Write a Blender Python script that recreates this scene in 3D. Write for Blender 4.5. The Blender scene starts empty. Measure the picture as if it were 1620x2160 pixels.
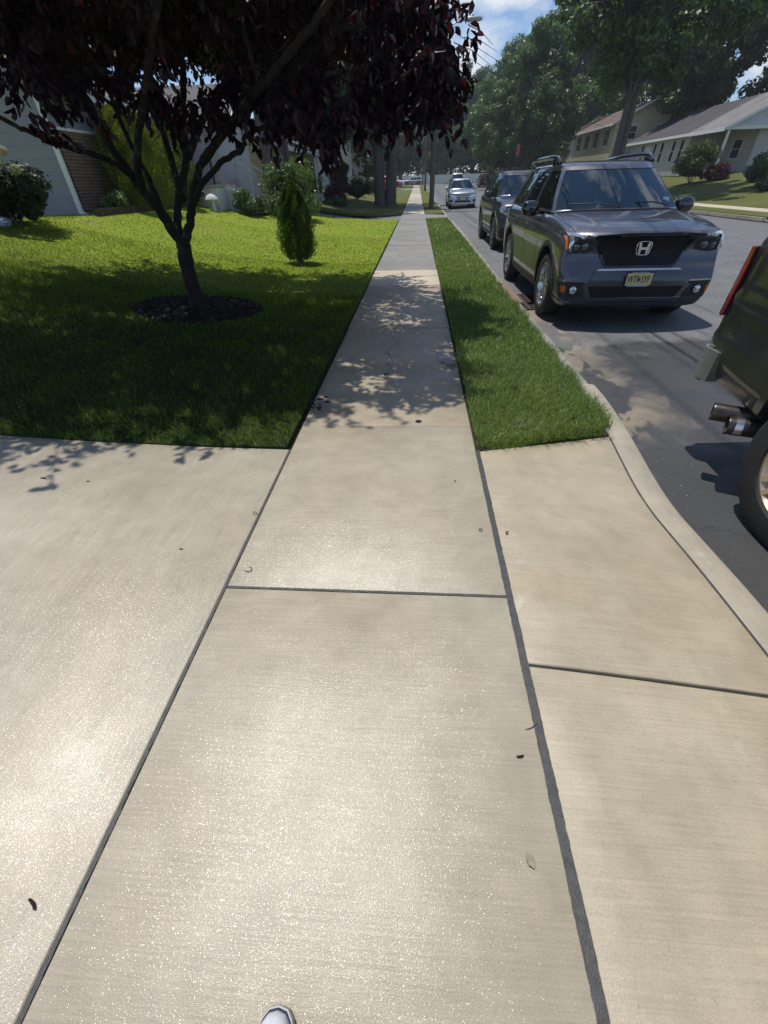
import bpy, bmesh, math, random
import numpy as np
from mathutils import Vector, Matrix
from mathutils.bvhtree import BVHTree
random.seed(7); rng = np.random.default_rng(11)
PI = math.pi
scene = bpy.context.scene
COL = scene.collection

# ------------------------------------------------------------------ camera
F_PX, CAM_H = 860.0, 1.42
def cam_axes():
    ay = np.array([71., -698., F_PX]); ay /= np.linalg.norm(ay)
    vx = 0.031 * 1063.; vy = (F_PX * F_PX + 71 * vx) / 698.
    d = np.array([vx, vy, F_PX]); d /= np.linalg.norm(d); d -= ay * d.dot(ay); d /= np.linalg.norm(d)
    az = -d; ax = np.cross(ay, az)
    if ax[0] < 0: ax = -ax
    return np.array([ax, ay, az])            # rows: world axes in (right, down, forward)
R = cam_axes()
cd = bpy.data.cameras.new('camera'); cam = bpy.data.objects.new('camera', cd); COL.objects.link(cam)
cd.sensor_fit = 'HORIZONTAL'; cd.sensor_width = 36.0; cd.lens = F_PX / 1620. * 36.
cd.clip_start = 0.05; cd.clip_end = 3000
right, down, fwd = R[:, 0], R[:, 1], R[:, 2]
M = Matrix.Identity(4)
for i in range(3):
    M[i][0] = right[i]; M[i][1] = -down[i]; M[i][2] = -fwd[i]
M[2][3] = CAM_H
cam.matrix_world = M
scene.camera = cam

# ------------------------------------------------------------------ terrain
def rise(y):
    y = np.asarray(y, float)
    a = 0.000163 * np.clip(y - 25, 0, 35) ** 2
    return a + 0.009 * np.clip(y - 60, 0, 70)
def hl(x, y):                                  # left lawns
    d = np.clip(-0.85 - np.asarray(x, float), 0, 7.2)
    return 0.0179 * d * d + rise(y) + 0.012
def hroad(x, y):
    x = np.asarray(x, float)
    c = 7.4
    return -0.15 + 0.085 * (1 - np.clip(np.abs(x - c) / 5.9, 0, 1) ** 2) + rise(y)
def hr(x, y):                                  # right lawns
    d = np.clip(np.asarray(x, float) - 16.3, 0, 9.5)
    return 0.02 + 1.25 * (d / 9.5) ** 1.3 + rise(y)

# ------------------------------------------------------------------ object helpers
def tag(o, label=None, cat=None, group=None, kind=None):
    if label: o['label'] = label
    if cat: o['category'] = cat
    if group: o['group'] = group
    if kind: o['kind'] = kind
    return o
def thing(name, label, cat, loc=(0, 0, 0), rz=0.0, group=None):
    o = bpy.data.objects.new(name, None); COL.objects.link(o)
    o.location = loc; o.rotation_euler = (0, 0, rz); o.empty_display_size = 0.2
    return tag(o, label, cat, group)
def sharp(me, ang=35):
    me.polygons.foreach_set('use_smooth', [True] * len(me.polygons))
    me.set_sharp_from_angle(angle=math.radians(ang))
def link(name, me, parent=None, mats=(), loc=None):
    o = bpy.data.objects.new(name, me); COL.objects.link(o)
    for m in mats:
        if me.materials.find(m.name) < 0: me.materials.append(m)
    if parent is not None: o.parent = parent
    if loc is not None: o.location = loc
    return o
def dup(root, loc, rz=0.0, scale=None, label=None, cat=None):
    r = root.copy(); COL.objects.link(r); r.location = loc; r.rotation_euler = (0, 0, rz)
    if scale: r.scale = (scale,) * 3 if not hasattr(scale, '__len__') else scale
    if label: r['label'] = label
    for ch in list(root.children):
        c = ch.copy(); COL.objects.link(c); c.parent = r
        for g in list(ch.children):
            d = g.copy(); COL.objects.link(d); d.parent = c
    return r

class MB:
    def __init__(s): s.v = []; s.f = []; s.mi = []
    def add(s, verts, faces, m=0):
        n = len(s.v); s.v += [tuple(map(float, p)) for p in verts]
        s.f += [tuple(n + i for i in f) for f in faces]; s.mi += [m] * len(faces); return s
    def box(s, x0, x1, y0, y1, z0, z1, m=0):
        return s.add([(x0, y0, z0), (x1, y0, z0), (x1, y1, z0), (x0, y1, z0), (x0, y0, z1), (x1, y0, z1), (x1, y1, z1), (x0, y1, z1)],
                     [(0, 3, 2, 1), (4, 5, 6, 7), (0, 1, 5, 4), (1, 2, 6, 5), (2, 3, 7, 6), (3, 0, 4, 7)], m)
    def bar(s, a, b, w, h=None, m=0, up=(0, 0, 1)):
        h = h or w; a = Vector(a); b = Vector(b); d = (b - a).normalized(); u = Vector(up)
        if abs(d.dot(u)) > 0.98: u = Vector((1, 0, 0))
        sx = d.cross(u).normalized(); sz = sx.cross(d)
        q = []
        for p in (a, b):
            for i, j in ((-1, -1), (1, -1), (1, 1), (-1, 1)): q.append(p + sx * (i * w / 2) + sz * (j * h / 2))
        return s.add(q, [(3, 2, 1, 0), (4, 5, 6, 7), (0, 1, 5, 4), (1, 2, 6, 5), (2, 3, 7, 6), (3, 0, 4, 7)], m)
    def tube(s, pts, rad, n=8, m=0, cap=True):
        pts = [Vector(p) for p in pts]; k = len(pts)
        if not hasattr(rad, '__len__'): rad = [rad] * k
        vs = []; pu = None
        for i, p in enumerate(pts):
            d = (pts[min(i + 1, k - 1)] - pts[max(i - 1, 0)]).normalized()
            if pu is None:
                pu = Vector((1, 0, 0)) if abs(d.x) < 0.8 else Vector((0, 1, 0))
            pu = (pu - d * pu.dot(d)).normalized(); w = d.cross(pu)
            for j in range(n):
                a = 2 * PI * j / n
                vs.append(p + (pu * math.cos(a) + w * math.sin(a)) * rad[i])
        fs = []
        for i in range(k - 1):
            for j in range(n):
                fs.append((i * n + j, i * n + (j + 1) % n, (i + 1) * n + (j + 1) % n, (i + 1) * n + j))
        if cap: fs += [tuple(reversed(range(n))), tuple((k - 1) * n + j for j in range(n))]
        return s.add(vs, fs, m)
    def lathe(s, prof, n=24, axis='z', c=(0, 0, 0), m=0, closed=False):
        vs = []
        for r, t in prof:
            for j in range(n):
                a = 2 * PI * j / n
                u, w = r * math.cos(a), r * math.sin(a)
                p = (u, w, t) if axis == 'z' else ((t, u, w) if axis == 'x' else (u, t, w))
                vs.append((p[0] + c[0], p[1] + c[1], p[2] + c[2]))
        k = len(prof); fs = []
        for i in range(k if closed else k - 1):
            i2 = (i + 1) % k
            for j in range(n):
                fs.append((i * n + j, i * n + (j + 1) % n, i2 * n + (j + 1) % n, i2 * n + j))
        return s.add(vs, fs, m)
    def prism(s, poly, d0, d1, axis='y', m=0):
        n = len(poly); vs = []
        for d in (d0, d1):
            for a, b in poly:
                vs.append((a, d, b) if axis == 'y' else ((d, a, b) if axis == 'x' else (a, b, d)))
        fs = [tuple(range(n)), tuple(reversed(range(n, 2 * n)))]
        for i in range(n): fs.append((i, i + n, (i + 1) % n + n, (i + 1) % n))
        return s.add(vs, fs, m)
    def mesh(s, name, fix=True):
        me = bpy.data.meshes.new(name); me.from_pydata(s.v, [], s.f)
        me.polygons.foreach_set('material_index', s.mi)
        if fix:
            bm = bmesh.new(); bm.from_mesh(me); bmesh.ops.recalc_face_normals(bm, faces=bm.faces); bm.to_mesh(me); bm.free()
        me.update(); return me
    def build(s, name, mats, parent=None, smooth=None, bevel=0, loc=None):
        if not hasattr(mats, '__len__'): mats = [mats]
        me = s.mesh(name)
        for m in mats: me.materials.append(m)
        if bevel:
            bm = bmesh.new(); bm.from_mesh(me)
            es = [e for e in bm.edges if len(e.link_faces) == 2 and e.calc_face_angle() > 0.6]
            bmesh.ops.bevel(bm, geom=es, offset=bevel, segments=2, affect='EDGES', clamp_overlap=True)
            bm.to_mesh(me); bm.free()
            if smooth is None: smooth = 40
        if smooth: sharp(me, smooth)
        return link(name, me, parent, (), loc)

def np_mesh(name, V, quads=None, tris=None, attr=None):
    me = bpy.data.meshes.new(name)
    V = np.ascontiguousarray(V, dtype=np.float32)
    nq = 0 if quads is None else len(quads); nt = 0 if tris is None else len(tris)
    me.vertices.add(len(V)); me.vertices.foreach_set('co', V.ravel())
    li = []
    if nq: li.append(np.asarray(quads, np.int32).ravel())
    if nt: li.append(np.asarray(tris, np.int32).ravel())
    li = np.concatenate(li); me.loops.add(len(li)); me.loops.foreach_set('vertex_index', li)
    me.polygons.add(nq + nt)
    st = np.concatenate([np.arange(nq) * 4, nq * 4 + np.arange(nt) * 3]).astype(np.int32)
    me.polygons.foreach_set('loop_start', st)
    me.update(calc_edges=True)
    if attr is not None:
        a = me.attributes.new('tint', 'FLOAT', 'POINT'); a.data.foreach_set('value', np.asarray(attr, np.float32))
    return me

def sheet(name, xs, ys, zf, mat, off=0.0, label=None, cat=None, kind='structure', skirt=0.0, parent=None):
    xs = np.asarray(xs, float); ys = np.asarray(ys, float)
    X, Y = np.meshgrid(xs, ys); Z = zf(X, Y) + off
    V = np.stack([X, Y, Z], -1).reshape(-1, 3); nx, ny = len(xs), len(ys)
    i, j = np.meshgrid(np.arange(nx - 1), np.arange(ny - 1)); a = (j * nx + i).ravel()
    Q = np.stack([a, a + 1, a + nx + 1, a + nx], 1)
    if skirt:
        ring = list(range(nx)) + [r * nx + nx - 1 for r in range(1, ny)] + [(ny - 1) * nx + c for c in range(nx - 2, -1, -1)] + [r * nx for r in range(ny - 2, 0, -1)]
        n0 = len(V); low = V[ring].copy(); low[:, 2] -= skirt; V = np.concatenate([V, low]); k = len(ring)
        Q = np.concatenate([Q, np.array([[ring[t], n0 + t, n0 + (t + 1) % k, ring[(t + 1) % k]] for t in range(k)])])
    me = np_mesh(name, V, Q); me.materials.append(mat)
    me.polygons.foreach_set('use_smooth', [True] * len(me.polygons)); me.set_sharp_from_angle(angle=0.7)
    return tag(link(name, me, parent), label, cat, None, kind)

# ------------------------------------------------------------------ materials
class NT:
    def __init__(s, name):
        s.m = bpy.data.materials.new(name); s.m.use_nodes = True; s.t = s.m.node_tree; s.t.nodes.clear()
        s.out = s.n('ShaderNodeOutputMaterial')
    def n(s, typ, **kw):
        o = s.t.nodes.new(typ)
        for k, v in kw.items():
            if k in o.inputs: o.inputs[k].default_value = v
            else: setattr(o, k, v)
        return o
    def l(s, a, b): s.t.links.new(a, b)
    def coord(s, scale=(1, 1, 1), obj=True, rot=(0, 0, 0), gen=False):
        tc = s.n('ShaderNodeTexCoord'); mp = s.n('ShaderNodeMapping'); mp.inputs['Scale'].default_value = scale
        mp.inputs['Rotation'].default_value = rot
        s.l(tc.outputs['Object'], mp.inputs['Vector']); return mp.outputs['Vector']
    def noise(s, vec, scale, detail=3, rough=0.55, dist=0.0):
        o = s.n('ShaderNodeTexNoise'); o.inputs['Scale'].default_value = scale; o.inputs['Detail'].default_value = detail
        o.inputs['Roughness'].default_value = rough; o.inputs['Distortion'].default_value = dist
        s.l(vec, o.inputs['Vector']); return o.outputs['Fac']
    def ramp(s, fac, stops):
        o = s.n('ShaderNodeValToRGB'); e = o.color_ramp.elements
        while len(e) < len(stops): e.new(0.5)
        for q, (p, c) in zip(e, stops):
            q.position = p; q.color = (c[0], c[1], c[2], 1) if hasattr(c, '__len__') else (c, c, c, 1)
        s.l(fac, o.inputs['Fac']); return o.outputs['Color']
    def mix(s, fac, a, b, mode='MIX'):
        o = s.n('ShaderNodeMix'); o.data_type = 'RGBA'; o.blend_type = mode
        for sock, v in ((o.inputs[0], fac), (o.inputs[6], a), (o.inputs[7], b)):
            if hasattr(v, 'is_linked') or hasattr(v, 'links'): s.l(v, sock)
            else: sock.default_value = v if not hasattr(v, '__len__') else (*v[:3], 1)
        return o.outputs[2]
    def math(s, op, a, b=0.0):
        o = s.n('ShaderNodeMath'); o.operation = op
        for sock, v in ((o.inputs[0], a), (o.inputs[1], b)):
            if hasattr(v, 'links'): s.l(v, sock)
            else: sock.default_value = v
        return o.outputs[0]
    def bump(s, h, dist, strength=1.0, prev=None):
        o = s.n('ShaderNodeBump'); o.inputs['Distance'].default_value = dist; o.inputs['Strength'].default_value = strength
        s.l(h, o.inputs['Height'])
        if prev is not None: s.l(prev, o.inputs['Normal'])
        return o.outputs['Normal']
    def bsdf(s, col, rough=0.6, metal=0.0, normal=None, spec=0.5, coat=0.0, coat_r=0.05, trans=None, alpha=None):
        o = s.n('ShaderNodeBsdfPrincipled')
        for nm, v in (('Base Color', col), ('Roughness', rough), ('Metallic', metal), ('Specular IOR Level', spec), ('Coat Weight', coat), ('Coat Roughness', coat_r)):
            sock = o.inputs[nm]
            if hasattr(v, 'links'): s.l(v, sock)
            else: sock.default_value = v if not hasattr(v, '__len__') else (*v[:3], 1)
        if normal is not None: s.l(normal, o.inputs['Normal'])
        return o.outputs[0]
    def end(s, sh): s.l(sh, s.out.inputs['Surface']); return s.m

def m_plain(name, c, rough=0.6, metal=0.0, var=0.12, scale=6, bump=0.0, spec=0.5, coat=0.0):
    t = NT(name); v = t.coord(); f = t.noise(v, scale, 4)
    col = t.ramp(f, [(0.25, [x * (1 - var) for x in c]), (0.75, [min(1, x * (1 + var)) for x in c])])
    nrm = t.bump(t.noise(v, scale * 12, 2), bump) if bump else None
    r = t.ramp(t.noise(v, scale * .7, 3), [(0.3, rough * .9), (0.7, min(1, rough * 1.1))])
    return t.end(t.bsdf(col, r, metal, nrm, spec, coat))

def m_concrete(name, c1, c2, broom='x', wet=0.5, bump=0.0007, agg=0.0, stain=(0.36, 0.27, 0.16), stain_amt=0.25, glit=0.0, crack=0.0, wetspot=None):
    t = NT(name); v = t.coord()
    big = t.noise(v, 1.1, 5, 0.6); mid = t.noise(v, 7, 4, 0.6); fine = t.noise(v, 260, 2, 0.7)
    col = t.ramp(big, [(0.32, c1), (0.68, c2)])
    col = t.mix(t.ramp(t.noise(v, 0.75, 4, .5, .4), [(0.5, 0.0), (0.72, stain_amt)]), col, stain)
    col = t.mix(0.28, col, t.ramp(mid, [(0.3, 0.28), (0.7, 0.62)]), 'OVERLAY')
    col = t.mix(0.35 if not agg else 0.75, col, t.ramp(fine, [(0.35, 0.35), (0.65, 0.65)]), 'OVERLAY')
    sc = (3, 130, 1) if broom == 'x' else (130, 3, 1)
    br = t.noise(t.coord(sc), 1.0, 3, 0.65)
    col = t.mix(0.24, col, t.ramp(br, [(0.35, 0.34), (0.65, 0.66)]), 'OVERLAY')
    oi = t.n('ShaderNodeObjectInfo')
    col = t.mix(1.0, col, t.ramp(oi.outputs['Random'], [(0.0, (.965, .96, .95)), (1.0, (1.03, 1.025, 1.01))]), 'MULTIPLY')
    if crack:
        vc = t.n('ShaderNodeTexVoronoi'); vc.feature = 'DISTANCE_TO_EDGE'; vc.inputs['Scale'].default_value = .42
        dn = t.n('ShaderNodeTexNoise'); dn.inputs['Scale'].default_value = 3; dn.inputs['Detail'].default_value = 5; t.l(v, dn.inputs['Vector'])
        wv_ = t.n('ShaderNodeVectorMath'); wv_.operation = 'MULTIPLY_ADD'; t.l(dn.outputs['Color'], wv_.inputs[0]); wv_.inputs[1].default_value = (.5, .5, .5); t.l(v, wv_.inputs[2]); t.l(wv_.outputs[0], vc.inputs['Vector'])
        col = t.mix(t.ramp(vc.outputs['Distance'], [(0.0, crack), (0.006, 0.0)]), col, (.07, .06, .05))
    spots = t.noise(v, 55, 2, .6)
    col = t.mix(t.ramp(spots, [(0.70, 0.0), (0.76, 0.35)]), col, (0.16, 0.13, 0.09))
    pale = t.noise(t.coord((1, 1, 1), rot=(0, 0, .6)), 2.6, 6, .7, 1.2)
    col = t.mix(t.ramp(pale, [(0.62, 0.0), (0.74, 0.30)]), col, (0.66, 0.63, 0.57))
    lo, hi = 0.46 - 0.34 * wet, 0.74 - 0.44 * wet
    rough = t.ramp(t.noise(v, 2.3, 4), [(0.3, lo), (0.75, hi)])
    nrm = t.bump(t.noise(v, 210, 1, 0.5), bump * 1.0)
    nrm = t.bump(t.noise(v, 480, 1, 0.5), bump * .55, 1, nrm)
    nrm = t.bump(br, 0.0009, 0.7, nrm)
    if wetspot:
        sp_ = t.n('ShaderNodeSeparateXYZ'); t.l(v, sp_.inputs[0])
        dx = t.math('DIVIDE', t.math('SUBTRACT', sp_.outputs[0], wetspot[0]), wetspot[2]); dy = t.math('DIVIDE', t.math('SUBTRACT', sp_.outputs[1], wetspot[1]), wetspot[3])
        dd = t.math('ADD', t.math('ADD', t.math('MULTIPLY', dx, dx), t.math('MULTIPLY', dy, dy)), t.math('MULTIPLY', t.math('SUBTRACT', t.noise(v, 7, 4), .5), 1.1))
        wk = t.ramp(dd, [(0.75, 1.0), (1.15, 0.0)])
        col = t.mix(t.math('MULTIPLY', wk, .55), col, (.07, .065, .06)); rough = t.mix(t.ramp(dd, [(0.55, 1.0), (0.8, 0.0)]), rough, (.02,) * 3)
    sh = t.bsdf(col, t.math('ADD', rough, .06), 0, nrm, 0.4)
    if glit:
        # wet broom-finished grains: each grain of the film of water tilts its own way
        vo = t.n('ShaderNodeTexVoronoi'); vo.inputs['Scale'].default_value = 1050; t.l(v, vo.inputs['Vector'])
        vo2 = t.n('ShaderNodeTexVoronoi'); vo2.inputs['Scale'].default_value = 560; t.l(v, vo2.inputs['Vector'])
        def tilt(vn, k):
            a = t.n('ShaderNodeVectorMath'); a.operation = 'SUBTRACT'; t.l(vn.outputs['Color'], a.inputs[0]); a.inputs[1].default_value = (.5, .5, .5)
            b = t.n('ShaderNodeVectorMath'); b.operation = 'MULTIPLY'; t.l(a.outputs[0], b.inputs[0]); b.inputs[1].default_value = (k, k, 0); return b.outputs[0]
        ge = t.n('ShaderNodeNewGeometry')
        a = t.n('ShaderNodeVectorMath'); a.operation = 'ADD'; t.l(ge.outputs['Normal'], a.inputs[0]); t.l(tilt(vo, .46), a.inputs[1])
        b = t.n('ShaderNodeVectorMath'); b.operation = 'ADD'; t.l(a.outputs[0], b.inputs[0]); t.l(tilt(vo2, .40), b.inputs[1])
        c = t.n('ShaderNodeVectorMath'); c.operation = 'NORMALIZE'; t.l(b.outputs[0], c.inputs[0])
        pr = sh.node; pr.inputs['Coat Roughness'].default_value = .17; pr.inputs['Coat IOR'].default_value = 1.33
        t.l(c.outputs[0], pr.inputs['Coat Normal'])
        t.l(t.ramp(t.noise(v, 1.7, 4, .6), [(0.3, glit * .35), (0.65, glit)]), pr.inputs['Coat Weight'])
    return t.end(sh)

def m_asphalt():
    t = NT('asphalt'); v = t.coord()
    fine = t.noise(v, 120, 4, .75); mid = t.noise(v, 1.6, 5, .6)
    col = t.ramp(mid, [(0.3, (0.115, 0.116, 0.120)), (0.7, (0.160, 0.161, 0.163))])
    col = t.mix(0.9, col, t.ramp(fine, [(0.32, 0.1), (0.68, 0.9)]), 'OVERLAY')
    vc = t.n('ShaderNodeTexVoronoi'); vc.feature = 'DISTANCE_TO_EDGE'; vc.inputs['Scale'].default_value = .30
    dn = t.n('ShaderNodeTexNoise'); dn.inputs['Scale'].default_value = 2.2; dn.inputs['Detail'].default_value = 6; t.l(v, dn.inputs['Vector'])
    wv_ = t.n('ShaderNodeVectorMath'); wv_.operation = 'MULTIPLY_ADD'; t.l(dn.outputs['Color'], wv_.inputs[0]); wv_.inputs[1].default_value = (.8, .8, .8); t.l(v, wv_.inputs[2]); t.l(wv_.outputs[0], vc.inputs['Vector'])
    col = t.mix(t.ramp(vc.outputs['Distance'], [(0.0, .75), (0.0045, 0.0)]), col, (.03, .03, .032))
    sp = t.noise(v, 90, 1, .5)
    col = t.mix(t.ramp(sp, [(0.70, 0.0), (0.74, 0.6)]), col, (0.30, 0.28, 0.25))
    # oily streaks along the wheel paths and patched seams
    st = t.noise(t.coord((2.2, .12, 1)), 1.0, 4)
    col = t.mix(t.ramp(st, [(0.5, 0.0), (0.75, 0.4)]), col, (0.055, 0.056, 0.06))
    # hosed wet part beside the driveway and washed-out sand along the gutter
    sep = t.n('ShaderNodeSeparateXYZ'); t.l(t.coord(), sep.inputs[0])
    X, Y = sep.outputs[0], sep.outputs[1]
    n1 = t.noise(v, 1.3, 4); n2 = t.noise(v, 2.0, 5, .6, .8)
    yy = t.math('ADD', Y, t.math('MULTIPLY', t.math('SUBTRACT', n1, .5), 2.0))
    wet = t.ramp(t.math('MULTIPLY', t.math('SUBTRACT', 5.15, yy), 4.0), [(0.0, 0.0), (1.0, 1.0)])
    xx = t.math('ADD', X, t.math('MULTIPLY', t.math('SUBTRACT', n2, .5), 1.6))
    wx = t.ramp(t.math('MULTIPLY', t.math('SUBTRACT', 5.4, xx), 3.0), [(0.0, 0.0), (1.0, 1.0)])
    wet = t.math('MULTIPLY', wet, wx)
    col = t.mix(t.math('MULTIPLY', wet, .8), col, (0.026, 0.027, 0.028))
    xg = t.math('SUBTRACT', t.math('ADD', X, t.math('MULTIPLY', t.math('SUBTRACT', n2, .5), 1.5)), 1.56)
    gut = t.ramp(xg, [(0.10, 1.0), (0.62, 0.0)])
    ysand = t.math('ADD', Y, t.math('MULTIPLY', t.math('SUBTRACT', n1, .5), 3.2))
    gy = t.math('MULTIPLY', t.ramp(t.math('MULTIPLY', t.math('SUBTRACT', 8.6, ysand), .5), [(0.0, 0.2), (1.0, 1.0)]),
                t.ramp(t.math('MULTIPLY', t.math('SUBTRACT', ysand, 2.2), 1.2), [(0.0, 0.0), (1.0, 1.0)]))
    pat = t.ramp(t.noise(t.coord((1.5, .8, 1), rot=(0, 0, .7)), 1.4, 5, .6, .7), [(0.455, 0.0), (0.50, 1.0)])
    sand = t.math('MULTIPLY', t.math('MULTIPLY', gut, gy), pat)
    col = t.mix(t.math('MULTIPLY', sand, .85), col, t.ramp(fine, [(0.3, (0.19, 0.155, 0.11)), (0.7, (0.34, 0.29, 0.22))]))
    rough = t.mix(wet, (0.75,) * 3, t.ramp(t.noise(v, 5, 3), [(0.3, 0.42), (0.7, 0.72)]))
    rough = t.mix(sand, rough, (0.85,) * 3)
    nrm = t.bump(fine, 0.003); nrm = t.bump(t.noise(v, 3, 2), .01, .6, nrm)
    return t.end(t.bsdf(col, rough, 0, nrm, .5))

def m_leaf(name, stops, trans=0.35, rough=0.45, spec=0.4, tcol=None):
    t = NT(name); at = t.n('ShaderNodeAttribute'); at.attribute_name = 'tint'
    col = t.ramp(at.outputs['Fac'], stops)
    b = t.bsdf(col, rough, 0, None, spec)
    tr = t.n('ShaderNodeBsdfTranslucent')
    t.l(t.mix(1.0, col, tcol or (1.3, 1.4, .6), 'MULTIPLY'), tr.inputs['Color'])
    mx = t.n('ShaderNodeMixShader'); mx.inputs[0].default_value = trans
    t.l(b, mx.inputs[1]); t.l(tr.outputs[0], mx.inputs[2]); return t.end(mx.outputs[0])

def m_turf(name, a, b, c, shaded_green=None):
    t = NT(name); v = t.coord()
    f = t.noise(v, 0.45, 5, .6, .3); g = t.noise(t.coord((1, .35, 1)), 38, 4, .7)
    col = t.ramp(f, [(0.3, a), (0.55, b), (0.75, c)])
    col = t.mix(0.42, col, t.ramp(g, [(0.25, 0.2), (0.75, 0.8)]), 'OVERLAY')
    if shaded_green:                                   # greener sward next to the driveway, darkened to deepen the plum tree's shade
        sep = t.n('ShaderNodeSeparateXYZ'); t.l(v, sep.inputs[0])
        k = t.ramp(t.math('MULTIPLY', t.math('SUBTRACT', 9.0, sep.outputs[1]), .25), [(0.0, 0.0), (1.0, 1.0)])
        col = t.mix(k, col, shaded_green)
    nrm = t.bump(g, 0.04)
    return t.end(t.bsdf(col, .85, 0, nrm, .2))

def m_siding(name, c, reveal=0.2, rough=.55, base=0.0):
    t = NT(name); v = t.coord()
    sep = t.n('ShaderNodeSeparateXYZ'); t.l(v, sep.inputs[0])
    fr = t.math('FRACT', t.math('DIVIDE', t.math('ADD', sep.outputs[2], base), reveal))
    col = t.ramp(t.noise(v, 1.2, 5, .6), [(0.3, [x * .88 for x in c]), (0.7, c)])
    col = t.mix(t.ramp(fr, [(0.0, 0.55), (0.045, 0.0), (1.0, 0.0)]), col, [x * .35 for x in c])
    wv = t.noise(t.coord((1, 1, 14)), 3, 4)
    col = t.mix(.15, col, wv, 'OVERLAY')
    nrm = t.bump(fr, 0.012, 1.0)
    return t.end(t.bsdf(col, rough, 0, nrm, .35))

def m_brick(name):
    t = NT(name); v = t.coord((1, 1, 1), rot=(0, PI / 2, 0))
    # bricks over the (y, z) plane
    tc = t.n('ShaderNodeTexCoord'); sep = t.n('ShaderNodeSeparateXYZ'); t.l(tc.outputs['Object'], sep.inputs[0])
    cb = t.n('ShaderNodeCombineXYZ'); t.l(sep.outputs[1], cb.inputs[0]); t.l(sep.outputs[2], cb.inputs[1])
    br = t.n('ShaderNodeTexBrick'); t.l(cb.outputs[0], br.inputs['Vector'])
    br.inputs['Scale'].default_value = 1.0; br.inputs['Brick Width'].default_value = .21; br.inputs['Row Height'].default_value = .07
    br.inputs['Mortar Size'].default_value = .008
    br.inputs['Color1'].default_value = (0.20, 0.10, 0.065, 1); br.inputs['Color2'].default_value = (0.12, 0.07, 0.05, 1); br.inputs['Mortar'].default_value = (0.25, 0.22, 0.19, 1)
    nrm = t.bump(br.outputs['Fac'], -0.006)
    return t.end(t.bsdf(br.outputs['Color'], .85, 0, nrm, .3))

def m_shingle(name, c):
    t = NT(name); v = t.coord()
    f = t.noise(v, 1.0, 5, .6); g = t.noise(t.coord((5, 5, 20)), 2.5, 3, .7)
    col = t.ramp(f, [(0.3, [x * .75 for x in c]), (0.7, [x * 1.2 for x in c])])
    col = t.mix(.6, col, t.ramp(g, [(0.3, 0.25), (0.7, 0.75)]), 'OVERLAY')
    sep = t.n('ShaderNodeSeparateXYZ'); t.l(v, sep.inputs[0])
    fr = t.math('FRACT', t.math('DIVIDE', sep.outputs[2], .06))
    return t.end(t.bsdf(col, .9, 0, t.bump(fr, .008), .2))

def m_bark(name, a, b):
    t = NT(name)
    f = t.noise(t.coord((9, 9, 1.6)), 2.2, 6, .7, .6); g = t.noise(t.coord(), 7, 4)
    col = t.ramp(f, [(0.3, a), (0.7, b)])
    col = t.mix(t.ramp(g, [(0.58, 0.0), (0.68, .35)]), col, (0.16, 0.18, 0.13))
    return t.end(t.bsdf(col, .9, 0, t.bump(f, .025), .2))

def m_paint(name, c, metal=.5, rough=.32):
    t = NT(name); v = t.coord()
    fl = t.noise(v, 900, 1)
    col = t.mix(.2, c, t.ramp(fl, [(0.3, 0.3), (0.7, 0.7)]), 'OVERLAY')
    dust = t.noise(v, 3.5, 5, .6)
    r = t.ramp(dust, [(0.3, rough), (0.7, rough + .1)])
    d2 = t.ramp(dust, [(0.45, 0.0), (0.8, .10)])
    col = t.mix(d2, col, (0.30, 0.28, 0.25))
    return t.end(t.bsdf(col, r, metal, None, .5, 1.0, .04))

def m_glass(name, tint=(0.10, 0.14, 0.15), opac=.45):
    t = NT(name)
    g = t.n('ShaderNodeBsdfGlossy'); g.inputs['Roughness'].default_value = .015; g.inputs['Color'].default_value = (.95, .97, 1, 1)
    tr = t.n('ShaderNodeBsdfTransparent'); tr.inputs['Color'].default_value = (*[x ** .5 * .9 for x in tint], 1)
    d = t.n('ShaderNodeBsdfDiffuse'); d.inputs['Color'].default_value = (*[x * .22 for x in tint], 1)
    m1 = t.n('ShaderNodeMixShader'); m1.inputs[0].default_value = opac; t.l(tr.outputs[0], m1.inputs[1]); t.l(d.outputs[0], m1.inputs[2])
    fr = t.n('ShaderNodeFresnel'); fr.inputs['IOR'].default_value = 1.75
    m2 = t.n('ShaderNodeMixShader'); t.l(fr.outputs[0], m2.inputs[0]); t.l(m1.outputs[0], m2.inputs[1]); t.l(g.outputs[0], m2.inputs[2])
    return t.end(m2.outputs[0])

def m_mesh_grille():
    t = NT('grille mesh black'); tc = t.n('ShaderNodeTexCoord')
    vo = t.n('ShaderNodeTexVoronoi'); vo.inputs['Scale'].default_value = 42; vo.feature = 'DISTANCE_TO_EDGE'
    vo.inputs['Randomness'].default_value = .15
    mp = t.n('ShaderNodeMapping'); mp.inputs['Scale'].default_value = (1, .001, 1.7); t.l(tc.outputs['Object'], mp.inputs[0]); t.l(mp.outputs[0], vo.inputs['Vector'])
    col = t.ramp(vo.outputs['Distance'], [(0.04, (0.035, 0.036, 0.04)), (0.14, (0.004, 0.004, 0.005))])
    return t.end(t.bsdf(col, .3, 0, t.bump(vo.outputs['Distance'], -.02), .5))

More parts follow.
